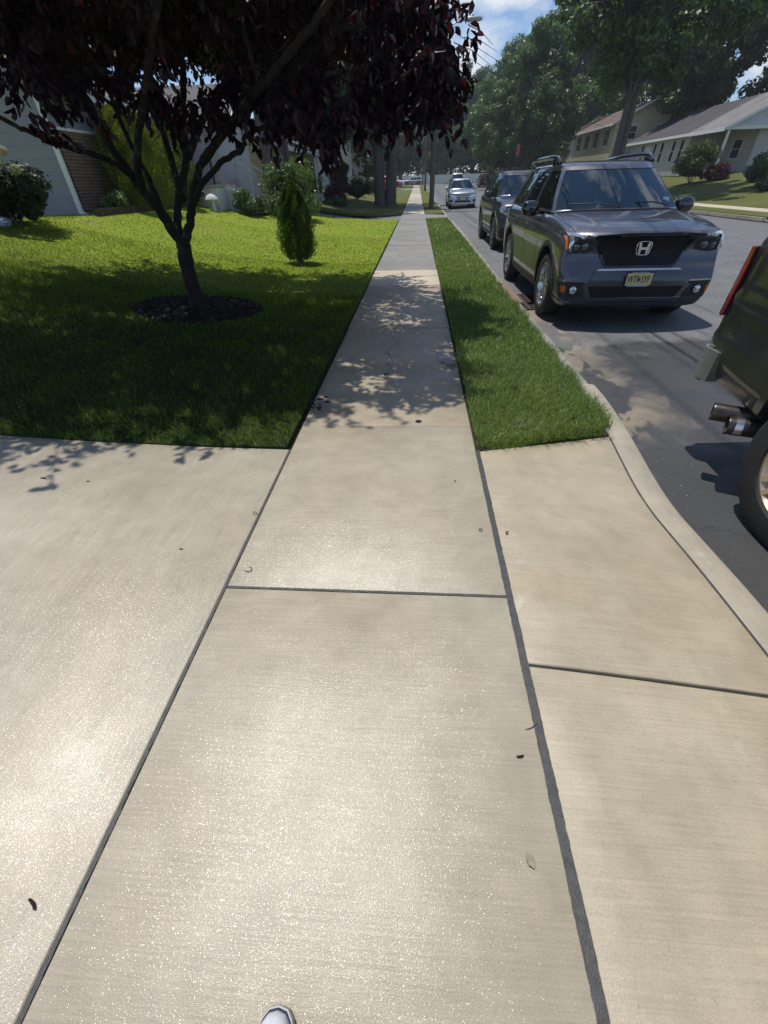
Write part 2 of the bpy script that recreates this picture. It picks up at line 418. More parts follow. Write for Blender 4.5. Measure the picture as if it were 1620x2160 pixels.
MT = {}
MT['walk_wet'] = m_concrete('new wet concrete', (0.37, 0.325, 0.24), (0.45, 0.402, 0.31), 'x', .6, .0006, glit=1.0)
MT['drive_wet'] = m_concrete('wet driveway concrete', (0.36, 0.318, 0.24), (0.445, 0.40, 0.315), 'y', .6, .0006, glit=1.0)
MT['apron'] = m_concrete('apron concrete', (0.37, 0.318, 0.228), (0.44, 0.385, 0.288), 'x', .3, .0006, stain=(0.40, 0.28, 0.15), stain_amt=.5, glit=.25)
MT['walk_old'] = m_concrete('weathered concrete', (0.30, 0.25, 0.18), (0.42, 0.35, 0.25), 'x', .45, .0012, agg=1, stain=(.42, .30, .16), stain_amt=.4, crack=.5, wetspot=(.36, 4.35, .13, .42))
MT['walk_grey'] = m_concrete('grey concrete', (0.20, 0.195, 0.18), (0.28, 0.27, 0.25), 'x', .15, .0012, agg=1, crack=.6)
MT['walk_pale'] = m_concrete('pale concrete', (0.47, 0.415, 0.315), (0.58, 0.51, 0.40), 'x', .0, .0006)
MT['curb'] = m_concrete('kerb concrete', (0.32, 0.285, 0.22), (0.40, 0.36, 0.29), 'y', .2, .0008)
MT['curb_old'] = m_concrete('old kerb concrete', (0.22, 0.21, 0.19), (0.36, 0.34, 0.30), 'y', .1, .0015, agg=1, crack=.8)
MT['joint'] = m_plain('joint filler', (0.055, 0.055, 0.055), .45, 0, .4, 30, .002)
MT['soil'] = m_plain('dark soil', (0.045, 0.035, 0.024), .95, 0, .5, 14, .02)
MT['mulch'] = m_plain('black mulch', (0.022, 0.017, 0.014), .9, 0, .6, 30, .03)
MT['asphalt'] = m_asphalt()
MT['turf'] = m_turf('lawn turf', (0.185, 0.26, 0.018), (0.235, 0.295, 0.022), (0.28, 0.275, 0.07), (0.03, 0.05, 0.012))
MT['turf_far'] = m_turf('far lawn turf', (0.085, 0.105, 0.022), (0.115, 0.125, 0.032), (0.15, 0.145, 0.055))
MT['turf_verge'] = m_turf('verge turf', (0.07, 0.12, 0.02), (0.10, 0.15, 0.028), (0.12, 0.155, 0.045))
MT['blade'] = m_leaf('grass blade', [(0.0, (0.022, 0.05, 0.010)), (0.2, (0.045, 0.09, 0.013)), (0.38, (0.12, 0.19, 0.014)), (0.58, (0.19, 0.285, 0.02)), (0.85, (0.265, 0.335, 0.035)), (1.0, (0.36, 0.32, 0.13))], .42, .5, .3, (1.3, 1.3, .6))
MT['blade_v'] = m_leaf('verge blade', [(0.0, (0.055, 0.125, 0.018)), (0.5, (0.14, 0.225, 0.045)), (0.85, (0.25, 0.32, 0.12)), (1.0, (0.34, 0.32, 0.16))], .42, .40, .5, (1.3, 1.3, .6))
MT['plum'] = m_leaf('purple plum leaf', [(0.0, (0.009, 0.005, 0.008)), (0.6, (0.022, 0.008, 0.013)), (0.9, (0.05, 0.012, 0.016)), (1.0, (0.11, 0.025, 0.02))], .26, .42, .4, (2.0, .5, .6))
MT['maple'] = m_leaf('maple leaf', [(0.0, (0.045, 0.09, 0.034)), (0.5, (0.078, 0.14, 0.048)), (1.0, (0.13, 0.20, 0.07))], .38, .45, .4, (1.2, 1.35, .5))
MT['oak'] = m_leaf('olive leaf', [(0.0, (0.05, 0.075, 0.024)), (0.5, (0.085, 0.115, 0.034)), (1.0, (0.135, 0.16, 0.055))], .3, .5, .3, (1.2, 1.3, .5))
MT['darkleaf'] = m_leaf('dark leaf', [(0.0, (0.012, 0.026, 0.013)), (0.5, (0.022, 0.042, 0.02)), (1.0, (0.04, 0.06, 0.03))], .22, .5, .3)
MT['yellowleaf'] = m_leaf('yellow green leaf', [(0.0, (0.08, 0.11, 0.015)), (0.5, (0.15, 0.18, 0.02)), (1.0, (0.25, 0.27, 0.04))], .35, .5, .3, (1.2, 1.2, .5))
MT['limeleaf'] = m_leaf('bright green leaf', [(0.0, (0.05, 0.095, 0.03)), (0.5, (0.09, 0.15, 0.045)), (1.0, (0.18, 0.24, 0.09))], .35, .4, .5)
MT['thuja'] = m_leaf('thuja spray', [(0.0, (0.03, 0.07, 0.014)), (0.5, (0.065, 0.125, 0.02)), (1.0, (0.17, 0.22, 0.03))], .25, .55, .25)
MT['redleaf'] = m_leaf('dark red leaf', [(0.0, (0.045, 0.018, 0.016)), (0.5, (0.085, 0.03, 0.026)), (1.0, (0.14, 0.055, 0.045))], .3, .5, .3, (1.5, .7, .6))
MT['bloom'] = m_leaf('cream bloom', [(0.0, (0.40, 0.42, 0.25)), (1.0, (0.62, 0.60, 0.42))], .2, .6, .2, (1, 1, .8))
MT['blue_bloom'] = m_leaf('blue bloom', [(0.0, (0.22, 0.30, 0.50)), (1.0, (0.40, 0.48, 0.68))], .2, .6, .2, (1, 1, 1))
MT['bark_plum'] = m_bark('plum bark', (0.016, 0.013, 0.011), (0.042, 0.035, 0.03))
MT['bark'] = m_bark('maple bark', (0.06, 0.052, 0.044), (0.19, 0.17, 0.15))
MT['wood_pole'] = m_bark('pole timber', (0.085, 0.072, 0.056), (0.17, 0.145, 0.115))
MT['timber'] = m_bark('landscape timber', (0.05, 0.035, 0.026), (0.12, 0.085, 0.06))
MT['siding_white'] = m_siding('white shingle siding', (0.30, 0.30, 0.345), .26)
MT['siding_lav'] = m_siding('grey vinyl siding', (0.50, 0.50, 0.57), .13)
MT['siding_yellow'] = m_siding('yellow vinyl siding', (0.52, 0.43, 0.21), .13)
MT['siding_grey'] = m_siding('pale grey vinyl siding', (0.58, 0.58, 0.60), .14)
MT['siding_cream'] = m_siding('cream vinyl siding', (0.60, 0.53, 0.37), .14)
MT['siding_green'] = m_siding('pale green vinyl siding', (0.52, 0.54, 0.40), .14)
MT['siding_ranch'] = m_siding('grey white siding', (0.52, 0.50, 0.49), .14)
MT['gable_blue'] = m_siding('pale blue siding', (0.60, 0.66, 0.74), .15)
MT['brick'] = m_brick('brown brick')
MT['shingle_dark'] = m_shingle('dark shingle', (0.085, 0.08, 0.085))
MT['shingle_grey'] = m_shingle('grey shingle', (0.20, 0.19, 0.19))
MT['shingle_brown'] = m_shingle('brown shingle', (0.15, 0.11, 0.10))
MT['trim'] = m_plain('white trim paint', (0.74, 0.74, 0.74), .5, 0, .06, 3)
MT['pane'] = m_plain('window pane', (0.02, 0.024, 0.03), .06, 0, .2, 2, 0, .8)
MT['stone_white'] = m_plain('white masonry', (0.56, 0.57, 0.58), .8, 0, .12, 5, .004)
MT['iron'] = m_plain('railing metal', (0.45, 0.46, 0.48), .35, .6, .1, 8)
MT['iron_dark'] = m_plain('black iron', (0.02, 0.02, 0.022), .5, .3, .2, 8)
MT['rust'] = m_bark('rusty iron', (0.06, 0.045, 0.035), (0.17, 0.125, 0.095))
MT['redbrown'] = m_plain('rust stained concrete', (0.21, 0.14, 0.11), .85, 0, .3, 20, .004)
MT['void'] = m_plain('dark void', (0.004, 0.004, 0.004), .9)
MT['vinyl'] = m_plain('white vinyl', (0.72, 0.73, 0.76), .45, 0, .05, 2)
MT['tyre'] = m_plain('tyre rubber', (0.018, 0.018, 0.019), .75, 0, .3, 30, .002)
MT['alloy'] = m_plain('alloy', (0.55, 0.56, 0.58), .25, .95, .05, 8)
MT['alloy_dark'] = m_plain('dark alloy', (0.25, 0.26, 0.28), .28, .9, .08, 8)
MT['bronze'] = m_plain('tan alloy', (0.47, 0.37, 0.27), .35, .6, .15, 8)
MT['black'] = m_plain('black plastic', (0.018, 0.018, 0.02), .5, 0, .2, 40, .0004)
MT['gloss_black'] = m_plain('gloss black', (0.008, 0.008, 0.01), .08, 0, .2, 5, 0, .6, 1.0)
MT['skid'] = m_plain('satin grey trim', (0.13, 0.135, 0.14), .32, .7, .1, 6)
MT['chrome'] = m_plain('chrome', (0.80, 0.81, 0.83), .08, 1.0, .03, 4)
MT['bumper'] = m_plain('satin silver bumper', (0.26, 0.26, 0.25), .35, .5, .12, 6)
MT['chrome_dull'] = m_plain('worn chrome', (0.62, 0.63, 0.64), .22, .95, .08, 6)
MT['lamp_dark'] = m_plain('lamp housing', (0.03, 0.033, 0.038), .15, .5, .4, 22, 0, .6, 1.0)
MT['projector'] = m_plain('projector glass', (0.12, 0.13, 0.15), .05, .6, .3, 30, 0, .6, 1.0)
MT['lamp_clear'] = m_plain('lamp lens', (0.62, 0.66, 0.70), .08, .75, .35, 40, 0, .6, 1.0)
MT['amber'] = m_plain('amber lens', (0.55, 0.13, 0.02), .15, 0, .15, 30, 0, .6, 1.0)
MT['red_lens'] = m_plain('red lens', (0.25, 0.010, 0.018), .12, 0, .2, 12, 0, .6, 1.0)
MT['plate_yellow'] = m_plain('plate face', (0.62, 0.54, 0.26), .4, 0, .1, 10)
MT['plate_blue'] = m_plain('plate frame text', (0.25, 0.36, 0.55), .4)
MT['ink'] = m_plain('black ink', (0.015, 0.015, 0.018), .5)
MT['sticker'] = m_plain('sticker', (0.50, 0.72, 0.66), .5, 0, .15, 60)
MT['seat'] = m_plain('seat cloth', (0.035, 0.035, 0.038), .8, 0, .2, 20)
MT['dash'] = m_plain('dash plastic', (0.05, 0.055, 0.06), .6)
MT['glass'] = m_glass('tinted windscreen', (0.03, 0.10, 0.18), .6)
MT['glass_side'] = m_glass('tinted side glass', (0.05, 0.06, 0.06), .6)
MT['paint_grey'] = m_paint('violet grey metallic', (0.105, 0.104, 0.122), .75, .28)
MT['paint_black'] = m_paint('charcoal metallic', (0.022, 0.023, 0.026), .4, .3)
MT['paint_silver'] = m_paint('silver metallic', (0.42, 0.44, 0.46), .8, .3)
MT['paint_maroon'] = m_paint('maroon', (0.07, 0.012, 0.014), .3, .3)
MT['paint_red'] = m_paint('red', (0.34, 0.02, 0.025), .1, .3)
MT['paint_white'] = m_paint('white', (0.70, 0.70, 0.70), 0, .35)
MT['paint_steel'] = m_paint('pale grey metallic', (0.36, 0.38, 0.42), .6, .3)
MT['paint_truck'] = m_paint('dark bronze black', (0.026, 0.026, 0.027), .3, .36)
MT['fabric_white'] = m_plain('shoe canvas', (0.62, 0.64, 0.68), .8, 0, .06, 60, .0006)
MT['rubber_grey'] = m_plain('shoe rubber', (0.40, 0.41, 0.40), .55, 0, .08, 20)
MT['navy'] = m_plain('navy piping', (0.03, 0.035, 0.06), .6)
MT['galv'] = m_plain('galvanised lamp', (0.36, 0.37, 0.38), .4, .7, .1, 8)
MT['flag'] = m_plain('flag cloth', (0.42, 0.10, 0.12), .8, 0, .4, 3)

# ------------------------------------------------------------------ world and sun
SUN = Vector((-0.22, 0.20, 1.0)).normalized()
elev = math.asin(SUN.z); azim = math.atan2(SUN.x, SUN.y)
w = bpy.data.worlds.new('World'); scene.world = w; w.use_nodes = True
t = w.node_tree; t.nodes.clear()
out = t.nodes.new('ShaderNodeOutputWorld'); bg = t.nodes.new('ShaderNodeBackground')
sky = t.nodes.new('ShaderNodeTexSky'); sky.sky_type = 'NISHITA'; sky.sun_disc = False
sky.sun_elevation = elev; sky.sun_rotation = azim; sky.air_density = 0.9; sky.dust_density = 0.1; sky.ozone_density = 6.0
tc = t.nodes.new('ShaderNodeTexCoord'); mp = t.nodes.new('ShaderNodeMapping'); mp.inputs['Scale'].default_value = (1, 1, 2.2)
t.links.new(tc.outputs['Generated'], mp.inputs[0])
nz = t.nodes.new('ShaderNodeTexNoise'); nz.inputs['Scale'].default_value = 4.2; nz.inputs['Detail'].default_value = 9; nz.inputs['Roughness'].default_value = .58; nz.inputs['Distortion'].default_value = .3
t.links.new(mp.outputs[0], nz.inputs['Vector'])
rp = t.nodes.new('ShaderNodeValToRGB'); rp.color_ramp.elements[0].position = .53; rp.color_ramp.elements[1].position = .63
t.links.new(nz.outputs['Fac'], rp.inputs[0])
mx = t.nodes.new('ShaderNodeMix'); mx.data_type = 'RGBA'
t.links.new(rp.outputs[0], mx.inputs[0]); t.links.new(sky.outputs[0], mx.inputs[6]); mx.inputs[7].default_value = (7.0, 7.3, 7.9, 1)
t.links.new(mx.outputs[2], bg.inputs['Color']); bg.inputs['Strength'].default_value = 0.125
t.links.new(bg.outputs[0], out.inputs[0])
sl = bpy.data.lights.new('sun', 'SUN'); sl.energy = 4.1; sl.angle = math.radians(.55); sl.color = (1, .955, .88)
so = bpy.data.objects.new('sun', sl); COL.objects.link(so); so.rotation_euler = (-SUN).to_track_quat('-Z', 'Y').to_euler()
so.location = (0, 0, 40)
vs = scene.view_settings; vs.view_transform = 'Standard'; vs.look = 'None'; vs.exposure = 0.0; vs.gamma = 1.0
scene.cycles.sample_clamp_indirect = 6; scene.cycles.max_bounces = 8; scene.cycles.transparent_max_bounces = 12
scene.cycles.use_denoising = True
# ================================================================== GROUND
def lin(a, b, n): return np.linspace(a, b, n)
sheet('ground', np.r_[-900, -200, lin(-60, 60, 25), 200, 900], np.r_[-300, -40, lin(0, 140, 29), 300, 1800], lambda x, y: rise(y) - 0.75, MT['turf_far'],
      label='dull green ground reaching to the horizon beyond the gardens', cat='ground')
yl = np.r_[lin(2.43, 12, 30), lin(12.5, 24, 24)]
xl = np.r_[lin(-60, -12, 10), lin(-11.5, -0.87, 45)]
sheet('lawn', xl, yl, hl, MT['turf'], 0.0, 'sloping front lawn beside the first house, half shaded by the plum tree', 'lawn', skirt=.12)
sheet('lawn', np.r_[lin(-60, -12, 10), lin(-11.5, -0.87, 20)], lin(27.8, 80, 60), hl, MT['turf_far'], 0, 'front lawns beyond the second driveway on the pavement side', 'lawn', skirt=.12)
sheet('lawn', np.r_[lin(-60, -12, 10), lin(-11.5, -0.87, 20)], lin(92, 115, 20), hl, MT['turf_far'], 0, 'last lawn before the cross street with the white fence', 'lawn', skirt=.12)
drv = lambda x, y: hl(x, y) - 0.012
def grid(name, fn, nu, nv, mat, skirt, label, cat, parent=None, bevel=0.0):
    us, vs_ = lin(0, 1, nu), lin(0, 1, nv)
    V = np.array([[fn(u, v) for u in us] for v in vs_], float).reshape(-1, 3)
    i, j = np.meshgrid(np.arange(nu - 1), np.arange(nv - 1)); a = (j * nu + i).ravel()
    Q = np.stack([a, a + 1, a + nu + 1, a + nu], 1)
    ring = list(range(nu)) + [r * nu + nu - 1 for r in range(1, nv)] + [(nv - 1) * nu + c for c in range(nu - 2, -1, -1)] + [r * nu for r in range(nv - 2, 0, -1)]
    k = len(ring); cen = V.mean(0); prev = ring; 
    for (dz, grow) in ((.0022, .004), (.006, .0062), (.09, .0065)):          # tooled edge, rounded over
        low = V[ring].copy(); low[:, 2] -= dz
        dirs = np.zeros_like(low)
        for q, r in enumerate(ring):
            c_, r_ = r % nu, r // nu
            if c_ == 0: dirs[q] += V[r] - V[r + 1]
            if c_ == nu - 1: dirs[q] += V[r] - V[r - 1]
        for q, r in enumerate(ring):
            c_, r_ = r % nu, r // nu
            d = np.zeros(3)
            if c_ in (0, nu - 1):
                e = V[r] - V[r + 1] if c_ == 0 else V[r] - V[r - 1]; d += e / np.linalg.norm(e)
            if r_ in (0, nv - 1):
                e = V[r] - V[r + nu] if r_ == 0 else V[r] - V[r - nu]; d += e / np.linalg.norm(e)
            low[q] += d * grow
        n0 = len(V); V = np.concatenate([V, low]); new = list(range(n0, n0 + k))
        Q = np.concatenate([Q, np.array([[prev[s], new[s], new[(s + 1) % k], prev[(s + 1) % k]] for s in range(k)])]); prev = new
    me = np_mesh(name, V, Q); me.materials.append(mat)
    bm = bmesh.new(); bm.from_mesh(me); bmesh.ops.recalc_face_normals(bm, faces=bm.faces); bm.to_mesh(me); bm.free()
    sharp(me, 55)
    return tag(link(name, me, parent), label, cat, None, 'structure')
G = .008
def quad_slab(name, x0, x1, y0, y1, zf, mat, label, cat, nu=3, nv=3):
    return grid(name, lambda u, v: (x0 + (x1 - x0) * u, y0 + (y1 - y0) * v, zf(x0 + (x1 - x0) * u, y0 + (y1 - y0) * v)), nu, nv, mat, .09, label, cat)
# driveway on the left
grid('driveway', lambda u, v: ((lambda x: (x, -7 + 9.41 * v + (0.018 * (-.85 - x) if v > .99 else 0), drv(x, 0)))(-16 + 15.148 * u)), 24, 6, MT['drive_wet'], .09,
     'wet pale concrete driveway sloping up left of the pavement', 'driveway')
# pavement slabs
ZS = lambda x, y: float(rise(y))
walks = [(-3.35, -1.85, 'walk_wet', 'wet pale pavement slab behind the viewer'), (-1.83, -.32, 'walk_wet', 'wet pavement slab under the viewer'), (-.31, 1.172, 'walk_wet', 'large wet pavement slab in the foreground with the shoe'),
         (1.193, 2.762, 'walk_wet', 'wet new pavement slab between driveway and apron'), (2.775, 4.105, 'walk_old', 'dappled worn tan slab where the lawn begins'), (4.12, 5.405, 'walk_old', 'shaded worn slab with a small wet patch'),
         (5.42, 6.76, 'walk_old', 'dappled tan slab beside the verge, third past the driveway'), (6.77, 8.065, 'walk_old', 'worn tan slab just before the pale one'), (8.075, 9.6, 'walk_pale', 'pale almost white newer pavement slab')]
y = 9.615
while y < 23.9:
    walks.append((y, min(y + 1.42, 23.95), 'walk_grey', 'row of grey weathered pavement slabs past the pale one')); y += 1.432
walks.append((23.96, 27.8, 'walk_grey', 'grey pavement strip across the second driveway'))
y = 27.81
while y < 113:
    walks.append((y, y + 1.5, 'walk_pale' if int(y * 7) % 3 else 'walk_grey', 'far pale pavement running on toward the cross street')); y += 1.512
for a, b, m, lab in walks:
    if a < 9.7:
        o = quad_slab('sidewalk', -.826, .424, a, b, ZS, MT[m], lab, 'pavement', 4, 4)
        dz = {4.12: -.006, 5.42: .004, 8.075: .008}.get(a, 0); o.location.z = dz
far_groups = {}
for a, b, m, lab in walks:
    if a > 9.7: far_groups.setdefault((lab, m), []).append((a, b))
for (lab, m), L in far_groups.items():
    mb = MB()
    for a, b in L:
        za, zb = float(rise(a)), float(rise(b)); dz = random.uniform(-.004, .004)
        mb.add([(-.826, a, za + dz), (.424, a, za + dz), (.424, b, zb + dz), (-.826, b, zb + dz), (-.826, a, za - .1), (.424, a, za - .1), (.424, b, zb - .1), (-.826, b, zb - .1)],
               [(0, 1, 2, 3), (0, 4, 5, 1), (1, 5, 6, 2), (2, 6, 7, 3), (3, 7, 4, 0)])
    o = mb.build('sidewalk', MT[m]); tag(o, lab + (' (greyer slabs)' if m == 'walk_grey' and 'far' in lab else ''), 'pavement', None, 'structure')
def xin(y): return 1.435 - .022 * math.exp(-((y - 2.05) / .45) ** 2) + .045 * min(1, max(0, (1.9 - y) / 1.1))
def ztop(y): 
    s = min(1, max(0, (y - 1.95) / 1.5)); s = s * s * (3 - 2 * s); return -.118 + .118 * s
# dark joint filler below the gaps
mb = MB()
mb.box(.424, .456, -3.4, 2.43, -.05, -.002); mb.box(-.856, -.82, -3.4, 2.42, -.05, -.010); mb.box(-.826, .424, 1.168, 1.197, -.05, -.012); mb.box(-.826, .424, -.322, -.308, -.05, -.012)
mb.add([(.457, .84, -.012), (1.44, .81, -.122), (1.44, .845, -.122), (.457, .87, -.012)], [(0, 1, 2, 3)])
def smear(p0, p1, w_, z0, n):
    p0, p1 = np.array(p0, float), np.array(p1, float); d = (p1 - p0) / np.linalg.norm(p1 - p0); s = np.array([-d[1], d[0], 0]); L_, R_ = [], []
    for k in range(n + 1):
        q = p0 + (p1 - p0) * k / n; q[2] = z0
        L_.append(q + s * (w_ / 2 + max(-.002, random.gauss(0, .0009)) + .0008 * math.sin(k * .37))); R_.append(q - s * (w_ / 2 + max(-.002, random.gauss(0, .0009)) + .0008 * math.sin(k * .29 + 1)))
    mb.add(L_ + R_, [(k, k + 1, n + 2 + k, n + 1 + k) for k in range(n)])
for k in range(150):
    y0_, y1_ = -2 + 4.72 * k / 150, -2 + 4.72 * (k + 1) / 150
    mb.add([(xin(q) - .010 + d, q, ztop(q) + .0062) for q, d in ((y0_, -.006), (y0_, .006), (y1_, .006), (y1_, -.006))], [(0, 1, 2, 3)])
smear((.440, -1.0, 0), (.440, 2.43, 0), .030, .0012, 260); smear((-.838, -1.0, 0), (-.838, 2.41, 0), .012, .0010, 240); smear((-.826, 1.1825, 0), (.424, 1.1825, 0), .012, .0011, 100)
tag(mb.build('joint_filler', MT['joint']), 'dark rubbery joint strips between the wet concrete slabs', 'joint', None, 'structure')
mb = MB(); mb.box(-.90, -.80, 2.42, 23.9, -.12, -.035); mb.box(.40, .52, 2.42, 23.9, -.12, -.035); mb.box(.46, 1.36, 2.41, 2.9, -.20, -.13)
tag(mb.build('soil', MT['soil']), 'dark bare soil in the trimmed edges of the grass', 'soil', None, 'structure')
# apron slabs and kerb
def apr(u, v, ya0, ya1, yb0, yb1):
    y = (ya0 + (ya1 - ya0) * v) * (1 - u) + (yb0 + (yb1 - yb0) * v) * u
    x1 = xin(y) - .012
    return (.458 + (x1 - .458) * u, y, (ztop(y) + .004) * u ** 1.2)
grid('driveway_apron', lambda u, v: apr(u, v, .872, 2.415, .845, 2.735), 8, 10, MT['apron'], .09, 'dry tan apron slab between the pavement and the curving kerb', 'apron')
grid('driveway_apron', lambda u, v: apr(u, v, -3.2, .848, -3.2, .818), 8, 16, MT['apron'], .09, 'near apron slab below the cross joint at the street side', 'apron')
def kerb(name, x0f, x1f, ys, zf, zlow, mat, label):
    prof = []
    V = []; Q = []
    for y in ys:
        a, b, z = x0f(y), x1f(y), zf(y)
        V += [(a, y, z - .12), (a, y, z - .006), (a + .012, y, z), (b - .03, y, z - .004), (b - .008, y, z - .014), (b, y, z - .035), (b + .012, y, zlow(y))]
    n = 7
    for i in range(len(ys) - 1):
        for j in range(n - 1): Q.append((i * n + j, (i + 1) * n + j, (i + 1) * n + j + 1, i * n + j + 1))
    me = np_mesh(name, np.array(V), np.array(Q)); me.materials.append(mat)
    bm = bmesh.new(); bm.from_mesh(me)
    for e0 in (0, (len(ys) - 1) * n):
        bm.verts.ensure_lookup_table(); bm.faces.new([bm.verts[e0 + k] for k in range(n)])
    bmesh.ops.recalc_face_normals(bm, faces=bm.faces); bm.to_mesh(me); bm.free(); sharp(me, 40)
    return tag(link(name, me), label, 'kerb', None, 'structure')
kerb('curb', lambda y: xin(y), lambda y: xin(y) + .165, lin(-4, 3.6, 60), ztop, lambda y: -.2, MT['curb'], 'pale new dropped kerb curving along the driveway apron')
kx = lambda y: 1.41 + .09 * min(1, max(0, (y - 8) / 10))
kerb('curb', kx, lambda y: kx(y) + .15, lin(3.615, 6.68, 12), lambda y: -.004, lambda y: -.2, MT['curb_old'], 'old weathered kerb along the grass verge before the drain')
kerb('curb', kx, lambda y: kx(y) + .15, lin(8.22, 116, 60), lambda y: float(rise(y)) - .004 - .08 * (1 if 24.6 < y < 27.4 else 0), lambda y: float(rise(y)) - .2, MT['curb_old'], 'old grey kerb running on past the parked cars')
kerb('curb', lambda y: 13.36, lambda y: 13.52, lin(20.3, 116, 50), lambda y: float(rise(y)) + .0, lambda y: float(rise(y)) - .2, MT['curb'], 'pale kerb along the opposite side of the street')
kerb('curb', lambda y: 13.36, lambda y: 13.52, lin(-12, 16.4, 20), lambda y: 0.0, lambda y: -.2, MT['curb'], 'opposite kerb before the far driveway')
# road
xr = np.r_[1.5, lin(1.8, 13.0, 24), 13.42]
sheet('road', xr, np.r_[lin(-14, 20, 50), lin(22, 116.5, 50)], hroad, MT['asphalt'], 0, 'grey asphalt street with sand and wet patches by the gutter', 'road')
sheet('road', lin(-80, 80, 20), lin(116.5, 134, 8), lambda x, y: rise(y) - .13, MT['asphalt'], -.003, 'cross street at the far end in front of the white fence', 'road')
# verge
vy = lambda x: 2.43 + .315 * (x - .43)
grid('verge', lambda u, v: ((lambda x: (x, vy(x) + .03 + (23.9 - vy(x)) * v, -.008 + .028 * math.sin(PI * u) - .05 * max(0, 1 - v * 60)))(.462 + .945 * u)), 8, 40, MT['turf_verge'], .05, 'green grass verge between pavement and street', 'verge')
sheet('verge', lin(.45, 1.50, 5), lin(27.8, 114, 60), lambda x, y: rise(y) + .012, MT['turf_far'], 0, 'far grass verge with the two utility poles', 'verge', skirt=.1)
# second driveway and far ones
sheet('driveway', np.r_[lin(-16, -.84, 20)], lin(23.97, 27.8, 5), lambda x, y: drv(x, y) - .16 * np.clip((-.84 - x) / 2, 0, 1), MT['asphalt'], -.03, 'grey driveway strip of the second house in tree shade', 'driveway', skirt=.1)
sheet('driveway_apron', lin(.43, 1.50, 3), lin(24.3, 27.7, 4), lambda x, y: rise(y) - .04 * (x - .43), MT['walk_grey'], 0, 'grey apron crossing the verge by the second driveway', 'apron', skirt=.1)
sheet('driveway', lin(-16, -.84, 12), lin(80.1, 91.9, 6), drv, MT['walk_grey'], -.03, 'far driveway with the red and white cars', 'driveway', skirt=.1)
# opposite side
zr0 = lambda x, y: rise(y) + .015
for (a, b, lab) in ((-12, 16.4, 'grass verge opposite, before the far driveway'), (20.3, 116, 'grass verge on the opposite side of the street')):
    sheet('verge', lin(13.52, 15.0, 4), lin(a, b, 20), zr0, MT['turf_far'], 0, lab, 'verge')
sheet('sidewalk', lin(15.0, 16.3, 3), lin(-12, 116, 40), lambda x, y: rise(y) + .02, MT['walk_pale'], 0.004, 'pale pavement on the opposite side of the street', 'pavement', skirt=.05)
sheet('driveway_apron', lin(13.42, 15.0, 4), lin(16.4, 20.3, 4), lambda x, y: rise(y) - .1 + .12 * np.clip((x - 13.4) / 1.6, 0, 1), MT['walk_pale'], 0, 'pale apron of the driveway across the street', 'apron')
sheet('lawn', np.r_[lin(16.3, 27, 24), lin(30, 120, 8)], np.r_[lin(-30, 116, 60)], hr, MT['turf_far'], 0, 'olive front lawns rising to the houses across the street', 'lawn')
sheet('lawn', lin(-120, 120, 13), lin(134, 240, 6), lambda x, y: rise(y) * 0 + float(rise(134)) - .03, MT['turf_far'], 0, 'strip of grass under the trees behind the white fence', 'lawn')

# grass blades
def to_img(P):
    q = (P - np.array([0, 0, CAM_H])) @ R
    return q[:, 0] / np.maximum(q[:, 2], 1e-3) * F_PX / 810., q[:, 1] / np.maximum(q[:, 2], 1e-3) * F_PX / 1080., q[:, 2]
def blades(bands, xr_, zf, keep, hscale=1.0, green=0.0):
    Vs, T, Qs, tn = [], [], [], []; n0 = 0
    for (y0, y1, dens, wd, ht) in bands:
        n = int((xr_[1] - xr_[0]) * (y1 - y0) * dens)
        P = np.stack([rng.uniform(*xr_, n), rng.uniform(y0, y1, n), np.zeros(n)], 1)
        P[:, 2] = zf(P[:, 0], P[:, 1])
        a, b, d = to_img(P); k = (np.abs(a) < 1.3) & (b > -1.3) & (b < 1.25) & (d > 0) & keep(P[:, 0], P[:, 1]); P = P[k]; n = len(P)
        clump = (np.sin(P[:, 0] * 5.3 + 1.7 * np.sin(P[:, 1] * 3.1)) * np.sin(P[:, 1] * 4.4 + 2 * np.sin(P[:, 0] * 2.3)) + 1) / 2
        h = ht * hscale * rng.uniform(.55, 1.15, n) * (.8 + .4 * clump); tall = rng.random(n) < .012; h[tall] *= 1.6
        ang = rng.uniform(0, 2 * PI, n); wv = np.stack([np.cos(ang), np.sin(ang), np.zeros(n)], 1) * (wd * rng.uniform(.6, 1.2, n))[:, None] / 2
        la = rng.uniform(0, 2 * PI, n); lean = rng.uniform(.3, 1.25, n)
        ld = np.stack([np.cos(la), np.sin(la), np.zeros(n)], 1); up = np.array([0, 0, 1.])
        mid = P + up * (h * .6)[:, None] + ld * (h * lean * .3)[:, None]
        tip = P + up * (h * (1 - .35 * lean))[:, None] + ld * (h * lean * .9)[:, None]
        P[:, 2] -= .006
        V = np.stack([P - wv, P + wv, mid + wv * .75, mid - wv * .75, tip], 1).reshape(-1, 3)
        i = n0 + np.arange(n) * 5
        Qs.append(np.stack([i, i + 1, i + 2, i + 3], 1)); T.append(np.stack([i + 3, i + 2, i + 4], 1)); Vs.append(V); n0 += n * 5
        patch = (np.sin(P[:, 0] * .9 + .6) * np.sin(P[:, 1] * .7 + P[:, 0] * .4) + 1) / 2 + .35 * np.sin(P[:, 0] * 6.1 + P[:, 1] * 2.3) * np.sin(P[:, 1] * 5.2 - P[:, 0] * 3.3)
        tint = np.clip(rng.normal(.48, .20, n) + .22 * (patch - .5) - green * np.clip((9.0 - P[:, 1]) / 4.0, 0, 1), 0, .97); dead = rng.random(n) < .02; tint[dead] = 1  # near blades greener, their tint also lowered to deepen the plum tree's shade
        tn.append(np.repeat(tint, 5))
    return np.concatenate(Vs), np.concatenate(Qs), np.concatenate(T), np.concatenate(tn)
